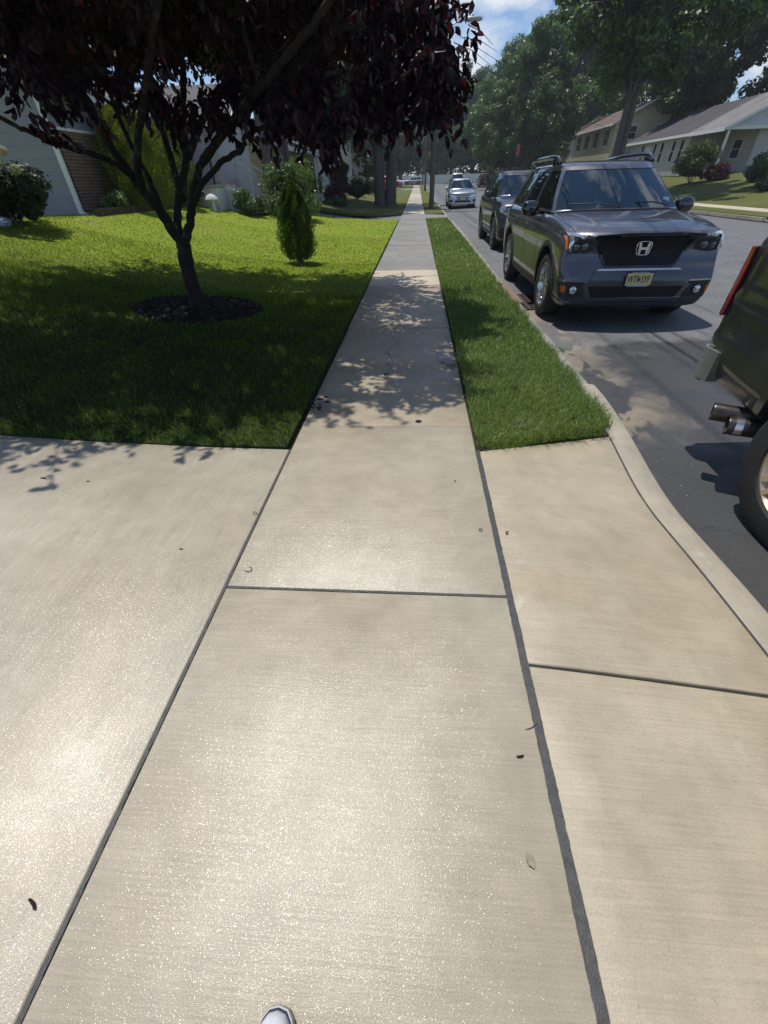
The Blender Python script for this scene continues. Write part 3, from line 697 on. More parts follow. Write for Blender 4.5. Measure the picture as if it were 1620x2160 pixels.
nomulch = lambda x, y: (((x + 3.0) / .86) ** 2 + ((y - 6.05) / .74) ** 2 > 1.0)
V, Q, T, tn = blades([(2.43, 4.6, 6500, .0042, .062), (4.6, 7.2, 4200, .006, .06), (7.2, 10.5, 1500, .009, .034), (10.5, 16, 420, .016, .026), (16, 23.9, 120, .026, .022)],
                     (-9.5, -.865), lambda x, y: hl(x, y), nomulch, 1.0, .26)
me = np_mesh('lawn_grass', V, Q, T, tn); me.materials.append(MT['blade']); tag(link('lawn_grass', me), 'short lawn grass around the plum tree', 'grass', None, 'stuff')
V, Q, T, tn = blades([(2.4, 4.2, 11000, .0042, .10), (4.2, 7, 6500, .006, .095), (7, 11, 3200, .009, .085), (11, 17, 1300, .016, .08), (17, 23.9, 600, .026, .07)],
                     (.452, 1.455), lambda x, y: .012 + 0 * x, lambda x, y: (y > vy(x) - .012) & (x < 1.425 + .02 * np.sin(y * 9) + .08 * np.clip((y - 8) / 10, 0, 1)))
me = np_mesh('verge_grass', V, Q, T, tn); me.materials.append(MT['blade_v']); tag(link('verge_grass', me), 'lush green grass on the kerbside verge', 'grass', None, 'stuff')

# mulch ring
mb = MB()
n = 40; ring = [[(-3.0 + .86 * f * math.cos(a) * (1 + .04 * math.sin(5 * a)), 6.05 + .74 * f * math.sin(a)) for a in np.linspace(0, 2 * PI, n, endpoint=False)] for f in (1.0, .75, .4, .05)]
vv = []
for k, r in enumerate(ring):
    for x, y in r: vv.append((x, y, float(hl(x, y)) + (-.01, .035, .055, .07)[k] + random.uniform(-.006, .006)))
fs = [(k * n + j, k * n + (j + 1) % n, (k + 1) * n + (j + 1) % n, (k + 1) * n + j) for k in range(3) for j in range(n)]
mb.add(vv, fs)
for _ in range(2600):
    a = random.uniform(0, 2 * PI); f = math.sqrt(random.random()) * 1.02; x = -3.0 + .86 * f * math.cos(a); y = 6.05 + .74 * f * math.sin(a)
    z = float(hl(x, y)) + .07 * (1 - f ** 2) + .012; b = random.uniform(0, PI); L = random.uniform(.012, .05); wd = random.uniform(.005, .014)
    d = Vector((math.cos(b) * L, math.sin(b) * L, random.uniform(-.02, .02))); s_ = Vector((-math.sin(b) * wd, math.cos(b) * wd, random.uniform(-.006, .006))); p = Vector((x, y, z))
    mb.add([p - d - s_, p + d - s_, p + d + s_, p - d + s_], [(0, 1, 2, 3)])
me = mb.mesh('mulch', False); me.materials.append(MT['mulch']); me.materials.append(m_plain('brown mulch chip', (.085, .058, .04), .9, 0, .5, 40))
for f_ in me.polygons:
    if f_.index > 130 and random.random() < .22: f_.material_index = 1
me; tag(link('mulch', me), 'ring of dark shredded mulch around the plum trunk', 'mulch', None, 'stuff')

# storm drain: rust stained inlet head and cast grate
o = MB().box(1.405, 1.60, 6.69, 8.21, -.3, .0).build('drain_inlet', MT['redbrown'], None, 40, .012)
tag(o, 'rust stained concrete inlet head set in the kerb', 'drain inlet')
g = thing('drain_grate', 'rusty cast iron storm drain grate in the gutter by the grey car', 'drain grate', (1.605, 6.85, -.124))
mb = MB()
for x in (0, .55): mb.box(x, x + .035, 0, 1.05, -.05, .004)
for y in (0, 1.015): mb.box(.035, .55, y, y + .035, -.05, .004)
mb.build('frame', MT['rust'], g)
mb = MB()
for i in range(1, 5): mb.box(.035 + i * .103 - .011, .035 + i * .103 + .011, .035, 1.015, -.04, .003)
mb.build('long_bars', MT['rust'], g)
mb = MB()
for j in range(1, 9): mb.box(.036, .549, .035 + j * .109 - .012, .035 + j * .109 + .012, -.036, .0005)
mb.build('cross_bars', MT['rust'], g)
MB().box(.03, .555, .03, 1.02, -.0052, -.0042).build('pit', MT['void'], g)

# loose bits on the concrete
def gpt(px, py, z=0.0):
    r = R @ np.array([px - 810, py - 1080, F_PX]); t_ = (z - CAM_H) / r[2]; return (r[0] * t_, r[1] * t_, z)
def at(px, py, y):
    r = R @ np.array([px - 810, py - 1080, F_PX]); t_ = y / r[1]; return (r[0] * t_, y, CAM_H + r[2] * t_)
def twig(px, py, L, ang, label, z=0.003, bend=.3, mat='bark_plum', r=.0022):
    x, y, _ = gpt(px, py); pts = []
    for k in range(7):
        s = (k / 6 - .5) * L; a = ang + bend * (k / 6 - .5)
        pts.append((s * math.cos(a), s * math.sin(a), r + .001 * math.sin(k * 2.1)))
    o = MB().tube(pts, [r * (.6 + .5 * math.sin(PI * (k + .5) / 7)) for k in range(7)], 6).build('fallen_twig', MT[mat], None, 60)
    o.location = (x, y, (float(drv(x, y)) if x < -.83 else (ztop(y) * max(0, (x - .458) / .95) ** 1.2 if x > .46 else 0)) + z); return tag(o, label, 'twig', 'bits fallen on the wet concrete')
MT['drybit'] = m_plain('dry leaf', (.27, .25, .17), .8, 0, .3, 60)
def leaf(px, py, L, ang, label, mat='plum', z=.004):
    x, y, _ = gpt(px, py); wd = L * .28
    vs_ = [(-L / 2, 0, .001), (-L * .2, wd, .006), (L * .2, wd * .9, .004), (L / 2, 0, .009), (L * .2, -wd * .9, .007), (-L * .2, -wd, .001)]
    c, s = math.cos(ang), math.sin(ang)
    o = MB().add([(a * c - b * s, a * s + b * c, h) for a, b, h in vs_], [(0, 1, 2, 3), (0, 3, 4, 5)]).build('fallen_leaf', MT[mat], None, 60)
    o.location = (x, y, (float(drv(x, y)) if x < -.83 else 0) + z); return tag(o, label, 'leaf', 'bits fallen on the wet concrete')
twig(72, 1906, .034, 2.6, 'thick dark twig on the driveway at the lower left', r=.0035)
twig(100, 1020, .045, 3.0, 'dark twig lying on the driveway below the lawn edge', r=.003)
twig(190, 1023, .022, .2, 'short dark chip to the right of the driveway twig', r=.0022)
twig(383, 1160, .02, .1, 'small dark speck of bark in the middle of the driveway', r=.0022)
0 and twig(262, 1202, .02, .8, 'tiny bark chip left of the middle of the driveway', r=.003)
0 and twig(396, 1258, .018, 1.2, 'tiny dark chip nearest the left joint', r=.002)
twig(530, 1205, .06, 1.1, 'thin curled stalk just above the cross joint', bend=2.2, r=.0016)
twig(540, 1087, .07, .6, 'fine hooped stalk beside the left joint', bend=3.4, r=.0012)
twig(1015, 1121, .045, .3, 'thin s shaped stalk by the right joint', bend=3.0, r=.0016)
twig(1097, 1597, .024, .2, 'short dark twig on the apron beside the dark joint', r=.003)
twig(1122, 1535, .05, .5, 'grass stalk poking from the dark right joint', r=.0012, mat='timber')
0 and twig(250, 1402, .016, 1.0, 'dark crumb far down the driveway', r=.003)
leaf(1069, 1125, .022, .7, 'small rust orange leaf on the apron', 'redleaf')
leaf(1118, 1815, .04, 2.0, 'pale dry leaf on the wet slab near the right joint', 'drybit')
leaf(815, 791, .06, .4, 'dark plum leaf alone on the shaded slab')
leaf(883, 890, .055, .1, 'dark leaf lying at the slab joint by the verge')
leaf(935, 766, .05, .0, 'small dark leaf on the joint near the wet patch')
leaf(960, 1016, .016, .0, 'tiny red leaf on the new slab near the verge corner', 'redleaf')
sp = thing('plum_sprig', 'fallen sprig of dark plum leaves at the lawn edge', 'sprig', gpt(668, 862, .006))
MB().tube([(-.08, .12, .02), (-.03, .03, .03), (.03, -.05, .012), (.07, -.08, .01)], [.004, .004, .003, .002], 6).build('stem', MT['bark_plum'], sp, 60)
mb = MB()
for k in range(12):
    x, y = random.uniform(-.08, .08), random.uniform(-.1, .12); a = random.uniform(0, 6); L = random.uniform(.05, .08); c, s = math.cos(a), math.sin(a); h = random.uniform(.012, .05)
    mb.add([(x + p * c - q * s, y + p * s + q * c, h + e) for p, q, e in ((-L / 2, 0, 0), (0, L * .27, .012), (L / 2, 0, -.005), (0, -L * .27, .01))], [(0, 1, 2, 3)])
mb.build('leaves', MT['plum'], sp)
# grit in the gutter
mb = MB()
for _ in range(520):
    y = 2.0 + 5.6 * random.random() ** 1.0; x = 1.6 + abs(random.gauss(0, .5)); r = random.uniform(.0015, .0045) * (1.6 if random.random() < .05 else 1)
    z = float(hroad(x, y)) + r * .5
    mb.add([(x + r, y, z), (x, y + r, z), (x - r, y, z), (x, y - r, z), (x, y, z + r * .8)], [(0, 1, 4), (1, 2, 4), (2, 3, 4), (3, 0, 4)])
tag(mb.build('gravel', m_plain('grit', (.32, .29, .25), .8, 0, .6, 90)), 'scattered pale grit along the gutter', 'grit', None, 'stuff')
# ================================================================== PLANTS
def unit(a): return a / np.maximum(np.linalg.norm(a, axis=1, keepdims=True), 1e-9)
def leaf_mesh(name, P, A, N, L, W, tint, fold=.25):
    """leaves: base P, axis A (unit), normal N, length L, width W; two quads folded on the midrib"""
    n = len(P); S = unit(np.cross(N, A)); N = unit(np.cross(A, S)); L = L[:, None]; W = W[:, None]
    tip = P + A * L - N * L * .12
    l1 = P + A * L * .33 + S * W * .5 + N * W * fold; l2 = P + A * L * .72 + S * W * .38 + N * W * fold * .6
    r1 = P + A * L * .33 - S * W * .5 + N * W * fold; r2 = P + A * L * .72 - S * W * .38 + N * W * fold * .6
    V = np.stack([P, l1, l2, tip, r2, r1], 1).reshape(-1, 3); i = np.arange(n) * 6
    Q = np.concatenate([np.stack([i, i + 1, i + 2, i + 3], 1), np.stack([i, i + 3, i + 4, i + 5], 1)])
    return np_mesh(name, V, Q, None, np.repeat(tint, 6))
def rhomb_mesh(name, P, A, N, L, W, tint):
    n = len(P); S = unit(np.cross(N, A)); L = L[:, None]; W = W[:, None]
    V = np.stack([P - A * L * .5, P + S * W * .5 + A * L * .08 + N * W * .15, P + A * L * .5, P - S * W * .5 + A * L * .05 + N * W * .15], 1).reshape(-1, 3); i = np.arange(n) * 4
    return np_mesh(name, V, np.stack([i, i + 1, i + 2, i + 3], 1), None, np.repeat(tint, 4))
def rdir(n): return unit(rng.normal(size=(n, 3)))
def clumps(centers, radii, n, size, flat=.75, up=.35, tint_mu=.45, tint_sd=.18, aspect=.62):
    c = np.asarray(centers, float); r = np.asarray(radii, float); p = r ** 2; k = rng.choice(len(c), n, p=p / p.sum())
    d = rdir(n); rad = r[k] * rng.random(n) ** .38
    P = c[k] + d * rad[:, None] * np.array([1, 1, flat])
    N = unit(d + np.array([0, 0, up]) + rng.normal(0, .55, (n, 3)))
    A = unit(np.cross(N, rdir(n)) + np.array([0, 0, -.25]))
    L = size * rng.uniform(.6, 1.3, n); ctint = rng.normal(0, .12, len(c))[k]
    return P, A, N, L, L * aspect * rng.uniform(.75, 1.2, n), np.clip(rng.normal(tint_mu, tint_sd, n) + ctint, 0, 1)

# ---- the purple plum (trunk points from real depths round 6 m away)
plum = thing('plum_tree', 'purple leaved plum tree with low forking trunk over the lawn', 'tree', (0, 0, 0))
b0 = (-3.05, 6.15, float(hl(-3.05, 6.15)))
plum.location = b0; off = Vector(b0)
def pt(px, py, y): return Vector(at(px, py, y)) - off
tb = MB()
def limb(pts, r0, r1, n=9, wob=.006):
    P = []
    for i in range(len(pts) - 1):          # smooth the hand drawn path
        p0 = pts[max(i - 1, 0)]; p1 = pts[i]; p2 = pts[i + 1]; p3 = pts[min(i + 2, len(pts) - 1)]
        for s in np.linspace(0, 1, 5, endpoint=False):
            P.append(.5 * ((2 * p1) + (p2 - p0) * s + (2 * p0 - 5 * p1 + 4 * p2 - p3) * s * s + (3 * p1 - p0 - 3 * p2 + p3) * s ** 3))
    P.append(pts[-1]); m = len(P)
    P = [p + Vector((random.gauss(0, wob), random.gauss(0, wob), random.gauss(0, wob))) * min(1, i / 3) for i, p in enumerate(P)]
    rr = [r0 + (r1 - r0) * (i / (m - 1)) ** .8 for i in range(m)]
    tb.tube(P, [q * random.uniform(.94, 1.06) for q in rr], n); return P
limbs = []
trunk = limb([Vector((0, 0, -.12)), Vector((0, 0, .02)), pt(399, 580, 6.15), pt(392, 545, 6.15), pt(386, 510, 6.15)], .105, .085, 12, .003)
tb.tube([Vector((0, 0, -.1)), Vector((0, 0, .06)), Vector((-.005, 0, .16))], [.15, .118, .10], 12)
J = pt(387, 520, 6.15)
limbs.append(limb([J, pt(358, 478, 6.1), pt(322, 425, 5.95), pt(280, 375, 5.8), pt(235, 310, 5.6), pt(190, 235, 5.4), pt(150, 120, 5.2), pt(110, 0, 5.0)], .066, .022))
limbs.append(limb([pt(285, 380, 5.82), pt(250, 350, 5.5), pt(205, 325, 5.2), pt(165, 318, 5.0), pt(120, 300, 4.8), pt(70, 280, 4.65), pt(20, 258, 4.5), pt(-60, 215, 4.3), pt(-160, 160, 4.2)], .030, .014))
limbs.append(limb([J, pt(375, 470, 6.3), pt(378, 420, 6.5), pt(392, 340, 6.6), pt(388, 260, 6.6), pt(385, 150, 6.6), pt(372, 20, 6.5), pt(360, -160, 6.4)], .058, .025))
limbs.append(limb([J, pt(398, 480, 6.2), pt(405, 440, 6.2), pt(412, 390, 6.1), pt(425, 345, 6.0), pt(455, 300, 5.9), pt(500, 255, 5.8), pt(560, 205, 5.7), pt(640, 130, 5.6), pt(720, 30, 5.4)], .060, .022))
limbs.append(limb([pt(408, 432, 6.2), pt(425, 390, 6.0), pt(465, 345, 5.8), pt(505, 318, 5.6), pt(518, 290, 5.5), pt(548, 272, 5.4), pt(600, 262, 5.3), pt(680, 235, 5.2), pt(770, 195, 5.2), pt(870, 150, 5.2)], .036, .012))
limbs.append(limb([J, pt(345, 450, 6.4), pt(315, 380, 6.8), pt(270, 290, 7.2), pt(225, 180, 7.6), pt(190, 60, 8.0)], .05, .02))
limbs.append(limb([pt(386, 420, 6.5), pt(360, 330, 7.0), pt(330, 230, 7.5), pt(310, 120, 8.0), pt(300, 0, 8.6)], .05, .02))
limbs.append(limb([pt(395, 330, 6.6), pt(430, 250, 7.0), pt(480, 170, 7.6), pt(540, 90, 8.2), pt(600, 0, 8.8)], .055, .02))
limbs.append(limb([pt(300, 400, 5.9), pt(290, 330, 5.4), pt(300, 230, 4.9), pt(320, 110, 4.4), pt(340, -40, 4.0)], .045, .02))
limbs.append(limb([pt(430, 340, 6.0), pt(500, 240, 5.4), pt(580, 150, 4.8), pt(660, 50, 4.4), pt(740, -60, 4.2)], .045, .02))
limbs.append(limb([pt(700, 60, 5.4), pt(770, 60, 5.6), pt(840, 90, 5.9), pt(900, 130, 6.2), pt(940, 190, 6.4)], .026, .01))
tgt = np.array([p + off for L in limbs for p in L[4:]])
C = np.array([-3.3, 6.55, 3.75]); RA = np.array([4.15, 3.75, 2.25])
tw_p, tw_d, tw_l = [], [], []
nb = 0
while nb < 800:
    d = rdir(1)[0]; q = C + d * RA * rng.random() ** .36
    ed = np.clip(np.hypot((q[0] - C[0]) / RA[0], (q[1] - C[1]) / RA[1]), 0, 1)
    zmin = np.interp(q[0], [-4.5, -3.0, -1.6, 0], [3.0, 3.0, 2.82, 2.75]) + .12 * math.sin(q[0] * 2.1 + q[1]) - .05 * ed
    if q[2] < zmin: q[2] = zmin + rng.uniform(0, .5)
    if q[0] > .15 or (q[0] > -.35 and q[2] > 2.9 and q[1] < 6.2): continue
    # keep some holes open low down so the houses show
    j = np.argmin(np.linalg.norm(tgt - q, axis=1)); s = tgt[j]
    v = Vector(q - s); L = v.length
    if L < .25: v = Vector(rdir(1)[0]) * .6; L = .6
    a = Vector(s) - off; e = a + v
    mid = a + v * .5 + Vector((random.gauss(0, .06), random.gauss(0, .06), .06 * L))
    tb.tube([a, mid, e], [.010 + .006 * L, .007 + .003 * L, .004], 5, cap=False)
    for _ in range(9):
        f = random.uniform(.25, 1.05); p = np.array(a + v * min(f, 1) + off)
        dd = unit((rdir(1) * .9 + np.array(v)[None] / L * .6 + np.array([[0, 0, -.12]])))[0]
        tw_p.append(p); tw_d.append(dd); tw_l.append(random.uniform(.25, .62))
    nb += 1
# hanging sprays placed where the photograph shows them below the crown
for px, py, yy, k in ((60, 190, 4.7, 8), (70, 290, 4.7, 2), (150, 205, 4.9, 7), (30, 150, 4.6, 8), (250, 210, 5.2, 8), (330, 230, 5.4, 9), (360, 270, 5.6, 7), (430, 240, 5.6, 8), (415, 270, 5.7, 5), (470, 275, 5.7, 4), (480, 180, 5.4, 9), (560, 210, 5.4, 9),
                      (580, 255, 5.3, 8), (600, 230, 5.3, 8), (640, 245, 5.2, 8), (665, 285, 5.1, 7), (690, 290, 5.1, 8), (720, 260, 5.2, 9), (650, 190, 5.3, 9), (740, 210, 5.4, 10), (780, 235, 5.5, 8), (800, 180, 5.5, 10), (850, 200, 5.6, 9), (880, 230, 5.6, 10), (900, 255, 5.7, 8),
                      (915, 200, 5.6, 9), (930, 170, 5.5, 7), (950, 150, 5.4, 4), (968, 130, 5.3, 2), (930, 105, 5.4, 4), (910, 120, 5.6, 8), (895, 60, 5.6, 10), (915, 40, 5.5, 5), (860, 110, 5.7, 10), (850, 40, 5.6, 10), (800, 110, 5.6, 9), (880, 160, 5.4, 9), (820, 240, 5.7, 8), (840, 270, 5.7, 6), (935, 215, 5.7, 5)):
    for _ in range(k):
        p = np.array(at(px + random.gauss(0, 16), py - 48 + random.gauss(0, 13), yy + random.gauss(0, .18)))
        tw_p.append(p); tw_d.append(unit((rdir(1) * .6 + np.array([[.15, -.1, -.55]])))[0]); tw_l.append(random.uniform(.2, .4))
tw_p = np.array(tw_p); tw_d = np.array(tw_d); tw_l = np.array(tw_l)
for p, d, l in zip(tw_p, tw_d, tw_l):
    a = Vector(p) - off; e = a + Vector(d) * l; e.z -= l * l * .25
    tb.tube([a, (a + e) / 2 + Vector((0, 0, .02)), e], [.004, .003, .0015], 3, cap=False)
K = 20; n = len(tw_p) * K
f = np.tile(np.linspace(.08, 1.0, K), len(tw_p)) + rng.normal(0, .03, n); ti = np.repeat(np.arange(len(tw_p)), K)
P = tw_p[ti] + tw_d[ti] * (tw_l[ti] * f)[:, None]; P[:, 2] -= (tw_l[ti] * f) ** 2 * .25
P += rng.normal(0, .012, P.shape)
A = unit(tw_d[ti] * .5 + rdir(n) * .75 + np.array([0, 0, -.55])); N = unit(rng.normal(0, .6, (n, 3)) + np.array([0, 0, .9]))
kp = P[:, 0] < np.where(P[:, 2] > 2.6, .42 - .13 * np.clip(6.5 - P[:, 1], 0, 4), .56 - .09 * np.clip(6.2 - P[:, 1], 0, 4)); P, A, N = P[kp], A[kp], N[kp]; n = len(P)
L = rng.uniform(.055, .108, n); me = leaf_mesh('crown', P - np.array(b0), A, N, L, L * rng.uniform(.48, .62, n), np.clip(rng.normal(.45, .28, n), 0, 1))
me.materials.append(MT['plum']); link('crown', me, plum)
tb.build('trunk', MT['bark_plum'], plum, 60)

# ---- thuja cone
def cone_shrub(name, label, loc, h, r, mat, n, size, stem_h, group=None, prof=None):
    t_ = thing(name, label, 'shrub', loc, 0, group)
    zz = rng.random(n) ** .85; ang = rng.uniform(0, 2 * PI, n)
    pr = np.interp(zz, [0, .08, .25, .45, .7, .9, 1], prof or [.55, .8, 1, .95, .66, .3, .05]) * r
    lob = 1 + .12 * np.sin(ang * 5 + zz * 11) + .12 * np.sin(ang * 8 - zz * 19)
    rad = pr * lob * rng.uniform(.62, 1.04, n)
    P = np.stack([rad * np.cos(ang), rad * np.sin(ang), stem_h + zz * (h - stem_h)], 1)
    o_ = np.stack([np.cos(ang), np.sin(ang), np.zeros(n)], 1)
    A = unit(o_ * .55 + np.array([0, 0, 1.0]) + rng.normal(0, .35, (n, 3))); N = unit(o_ + rng.normal(0, .7, (n, 3)))
    L = size * rng.uniform(.6, 1.3, n)
    me = rhomb_mesh('crown', P, A, N, L, L * .42, np.clip(rng.normal(.4, .2, n) + .15 * np.sin(ang * 3 + zz * 6), 0, 1)); me.materials.append(mat); link('crown', me, t_)
    MB().tube([(0, 0, -.05), (0.01, 0, stem_h * 1.2), (0, .01, h * .7)], [.075, .06, .02], 9).build('trunk', MT['bark'], t_, 60)
    return t_
cone_shrub('thuja', 'small conical evergreen standing alone on the sunny lawn', (-2.56, 10.4, float(hl(-2.56, 10.4))), 1.42, .36, MT['thuja'], 26000, .040, .07, None, [.62, .84, 1, .98, .78, .46, .10])

def bush(name, label, loc, rx, ry, h, mat, n, size, cat='shrub', nclump=16, stems=5, group=None, flat=.8, tint=.45, low=.08, upv=.35):
    t_ = thing(name, label, cat, loc, 0, group)
    cs, rs = [], []
    for k in range(nclump):
        d = rdir(1)[0]; d[2] = abs(d[2]); s = rng.random() ** .4
        cs.append((d[0] * rx * .72 * s, d[1] * ry * .72 * s, low * h + (h * .80) * (.15 + .75 * abs(d[2]) * s + .08 * rng.random()))); rs.append(rng.uniform(.24, .42) * min(rx, ry, h))
    me = rhomb_mesh('foliage', *clumps(cs, rs, n, size, flat, upv, tint)); me.materials.append(mat); link('foliage', me, t_)
    mb = MB()
    for k in range(stems):
        a = random.uniform(0, 2 * PI); c = cs[k % len(cs)]
        mb.tube([(.06 * math.cos(a), .06 * math.sin(a), -.08), (c[0] * .5, c[1] * .5, c[2] * .5), c], [.02, .014, .006], 5)
    mb.build('stem', MT['bark'], t_, 60)
    return t_
HB = lambda x, y: (x, y, float(hl(x, y)) - .02)
bush('hydrangea', 'dark green flowering shrub against the white house wall', HB(-8.0, 9.5), 1.0, 1.0, 1.35, MT['darkleaf'], 9000, .09, 'shrub', 22, low=.05)
hy = [o for o in bpy.data.objects if o.name == 'hydrangea'][0]
for nm, mat, cs in (('bloom', 'bloom', [(.35, -.5, 1.1), (.55, -.45, .95), (.2, -.6, .9), (.6, -.3, 1.12), (.45, -.62, .8), (.75, -.35, .85), (.0, -.7, 1.05)]), ('bloom', 'blue_bloom', [(.2, -.85, .25), (.45, -.8, .12), (.0, -.9, .4)])):
    for c in cs:
        me = rhomb_mesh(nm, *clumps([c], [.11], 420, .036, .7, .6)); me.materials.append(MT[mat]); link(nm, me, hy)
def shb(name, label, x, y, rx, ry, h, mat, n, size, **k): return bush(name, label, HB(x, y), rx, ry, h, MT[mat], n, size, **k)
cone_shrub('golden_thuja', 'tall golden evergreen beside the brick front of the first house', HB(-8.15, 14.9), 2.35, .85, MT['yellowleaf'], 22000, .065, .05, None, [.85, .95, 1, .97, .8, .5, .12])
cone_shrub('golden_thuja', 'second golden evergreen, nearer the porch, behind the plum trunk', HB(-8.2, 17.2), 2.1, .72, MT['yellowleaf'], 18000, .065, .05, None, [.85, .95, 1, .97, .85, .55, .12])
shb('dark_shrub', 'black green shrub between the two golden evergreens', -8.45, 16.2, .6, .6, 1.7, 'darkleaf', 5000, .09)
shb('low_shrub', 'small loose green shrub behind the timber edging', -8.35, 13.6, .45, .45, .55, 'limeleaf', 1500, .07)
shb('dark_shrub', 'clipped dark shrub in front of the white porch', -8.1, 18.2, .55, .6, 1.0, 'darkleaf', 4500, .08)
shb('viburnum', 'loose bright green shrub behind the conical evergreen', -5.15, 20.6, 1.5, 1.4, 2.25, 'limeleaf', 9500, .12, nclump=34, stems=9, low=.04, upv=.2)
shb('leafy_plant', 'low leafy clump right of the mushroom ornament', -6.35, 18.9, .8, .6, .95, 'limeleaf', 2200, .10, cat='plant')
shb('gold_shrub', 'rounded golden green shrub by the yellow house porch', -6.6, 34.0, 1.0, 1.0, 1.5, 'yellowleaf', 4500, .11)
shb('barberry', 'dark red weeping shrub below the golden one', -5.3, 33.0, 1.0, .9, 1.15, 'redleaf', 4500, .10)
shb('hosta_bed', 'pale green leafy plants in front of the dark red shrub', -5.1, 31.6, 1.4, .7, .5, 'limeleaf', 2200, .13, cat='plant')
shb('rhododendron', 'tall dark green shrub right of the golden one', -5.6, 38.5, 1.3, 1.3, 2.5, 'darkleaf', 6500, .13)
shb('rhododendron', 'broad dark green shrub beside the white house corner', -5.0, 42.0, 1.5, 1.3, 1.8, 'darkleaf', 6000, .13)
shb('gold_shrub', 'small yellow shrub behind the dark evergreen shrubs', -5.4, 47.0, .9, .9, 1.9, 'yellowleaf', 2500, .13)
shb('low_shrub', 'low green shrub at the steps of the far white house', -5.0, 54.0, 1.2, 1.0, 1.2, 'oak', 3000, .15)
shb('low_shrub', 'small dark shrub left of the maple trunk, far off', -5.6, 60.0, 1.0, 1.0, 1.3, 'darkleaf', 2200, .15)
HRt = lambda x, y: (x, y, float(hr(x, y)) - .03)
bush('forsythia', 'tall airy yellow green shrub before the ranch house', HRt(22.0, 44.0), 1.9, 1.6, 3.2, MT['oak'], 7000, .16, nclump=30, stems=10, low=.1, upv=.1)
bush('barberry', 'dark red shrub at the foot of the porch post', HRt(22.9, 42.4), 1.3, 1.0, 1.3, MT['redleaf'], 4000, .14)
bush('holly', 'upright green shrub at the right edge across the street', HRt(21.3, 34.4), 1.0, 1.0, 2.1, MT['maple'], 5500, .13, nclump=22)
bush('low_shrub', 'low clipped shrub at the far right edge of the lawn', HRt(20.4, 32.0), .7, .7, .6, MT['darkleaf'], 1500, .10)

# ---- big trees
def tree_mesh(h, cr, bottom, n, size, mat, seed, trunks=1, tr=.32, nbig=26, sparse=1.0, drop=0.0, prof=None, shift=(0, 0)):
    global rng
    keep = rng; rng = np.random.default_rng(seed); random.seed(seed)
    mb = MB(); cs, rs = [], []
    for k in range(nbig):
        u = (k + rng.random()) / nbig; z = bottom + (h - bottom) * (.06 + .88 * u)
        fr = math.sin(PI * min(1, .16 + .80 * (1 - u) ** .8)) ** .8
        if prof: fr = prof(u)
        a = k * 2.4 + rng.random() * .8; r = cr * fr * rng.uniform(.45, .95)
        cs.append((r * math.cos(a) + shift[0], r * math.sin(a) + shift[1], z - drop * r)); rs.append(cr * rng.uniform(.26, .40))
    tops = []
    for q in range(trunks):
        dx = (q - (trunks - 1) / 2) * tr * 1.9; lean = rng.normal(0, .25, 2)
        pts = [(dx, 0, -.3), (dx, 0, .3), (dx * 1.3 + lean[0] * .3, lean[1] * .3, bottom * .8), (dx * 2 + lean[0], lean[1], (bottom + h) * .5), (lean[0] * 1.5, lean[1] * 1.5, h * .85)]
        mb.tube(pts, [tr * 1.35, tr * 1.05, tr * .85, tr * .5, .05], 12); tops.append(pts)
    sub_c, sub_r = [], []
    for c, r in zip(cs, rs):
        base = tops[rng.integers(trunks)]; b0_ = Vector(base[2]).lerp(Vector(base[3]), rng.uniform(-.1, .9))
        cv = Vector(c)
        if b0_.z > cv.z: b0_ = Vector(base[2])
        m = b0_.lerp(cv, .5) + Vector((0, 0, .3))
        mb.tube([b0_, m, cv], [tr * .34, tr * .2, .04], 6, cap=False)
        for _ in range(7):
            d = rdir(1)[0] * r * rng.uniform(.5, 1.1); d[2] *= .75
            e = cv + Vector(d); mb.tube([cv, (cv + e) / 2 + Vector((0, 0, .1)), e], [.045, .03, .012], 4, cap=False)
            sub_c.append(tuple(e)); sub_r.append(r * rng.uniform(.36, .55) * sparse)
    lm = rhomb_mesh('crown', *clumps(sub_c, sub_r, n, size, .7, .5, .45, .17, .7)); lm.materials.append(mat)
    tm = mb.mesh('trunk'); tm.materials.append(MT['bark']); sharp(tm, 60)
    rng = keep; random.seed(seed + 100)
    return tm, lm
def tree(label, loc, meshes, rz=0, sc=1.0, cat='tree', group=None, name='street_tree'):
    t_ = thing(name, label, cat, loc, rz, group); t_.scale = (sc,) * 3 if not hasattr(sc, '__len__') else sc
    link('trunk', meshes[0], t_); link('crown', meshes[1], t_); return t_
TA = tree_mesh(17.5, 8.2, 3.4, 60000, .34, MT['maple'], 1, 1, .42, 40, .92, prof=lambda u: np.interp(u, [0, .2, .45, .7, 1], [.75, 1, .85, .52, .12]))
TB = tree_mesh(16, 6.3, 6.2, 36000, .32, MT['maple'], 2, 2, .24, 30, .9)
TC = tree_mesh(19, 7.2, 4.0, 46000, .40, MT['oak'], 3, 1, .40, 32, 1.0)
TD = tree_mesh(13, 4.6, 4.0, 30000, .30, MT['maple'], 4, 2, .40, 26, 1.0)
TF = tree_mesh(15, 6.2, 4.0, 42000, .32, MT['maple'], 6, 2, .40, 34, 1.0, shift=(-3.6, -.8))
TE = tree_mesh(9, 2.2, 1.2, 9000, .24, MT['yellowleaf'], 5, 1, .10, 18, .9)
gR = lambda x, y: (x, y, float(hr(x, y)))
gL = lambda x, y: (x, y, float(hl(x, y)))
tree('broad dense maple leaning over the street behind the parked cars', (14.3, 73, float(rise(73))), TA, .4, (.80, .80, .86))
tree('twin trunked maple with sky gaps in front of the cream house', (14.7, 41, float(rise(41))), TB, .35, 1.0)
tree('olive green oak behind the ranch house at the right edge', gR(37, 56), TC, 1.0, 1.0)
tree('olive green oak filling the gap behind the ranch roof', gR(30, 66), TC, 2.6, .95)
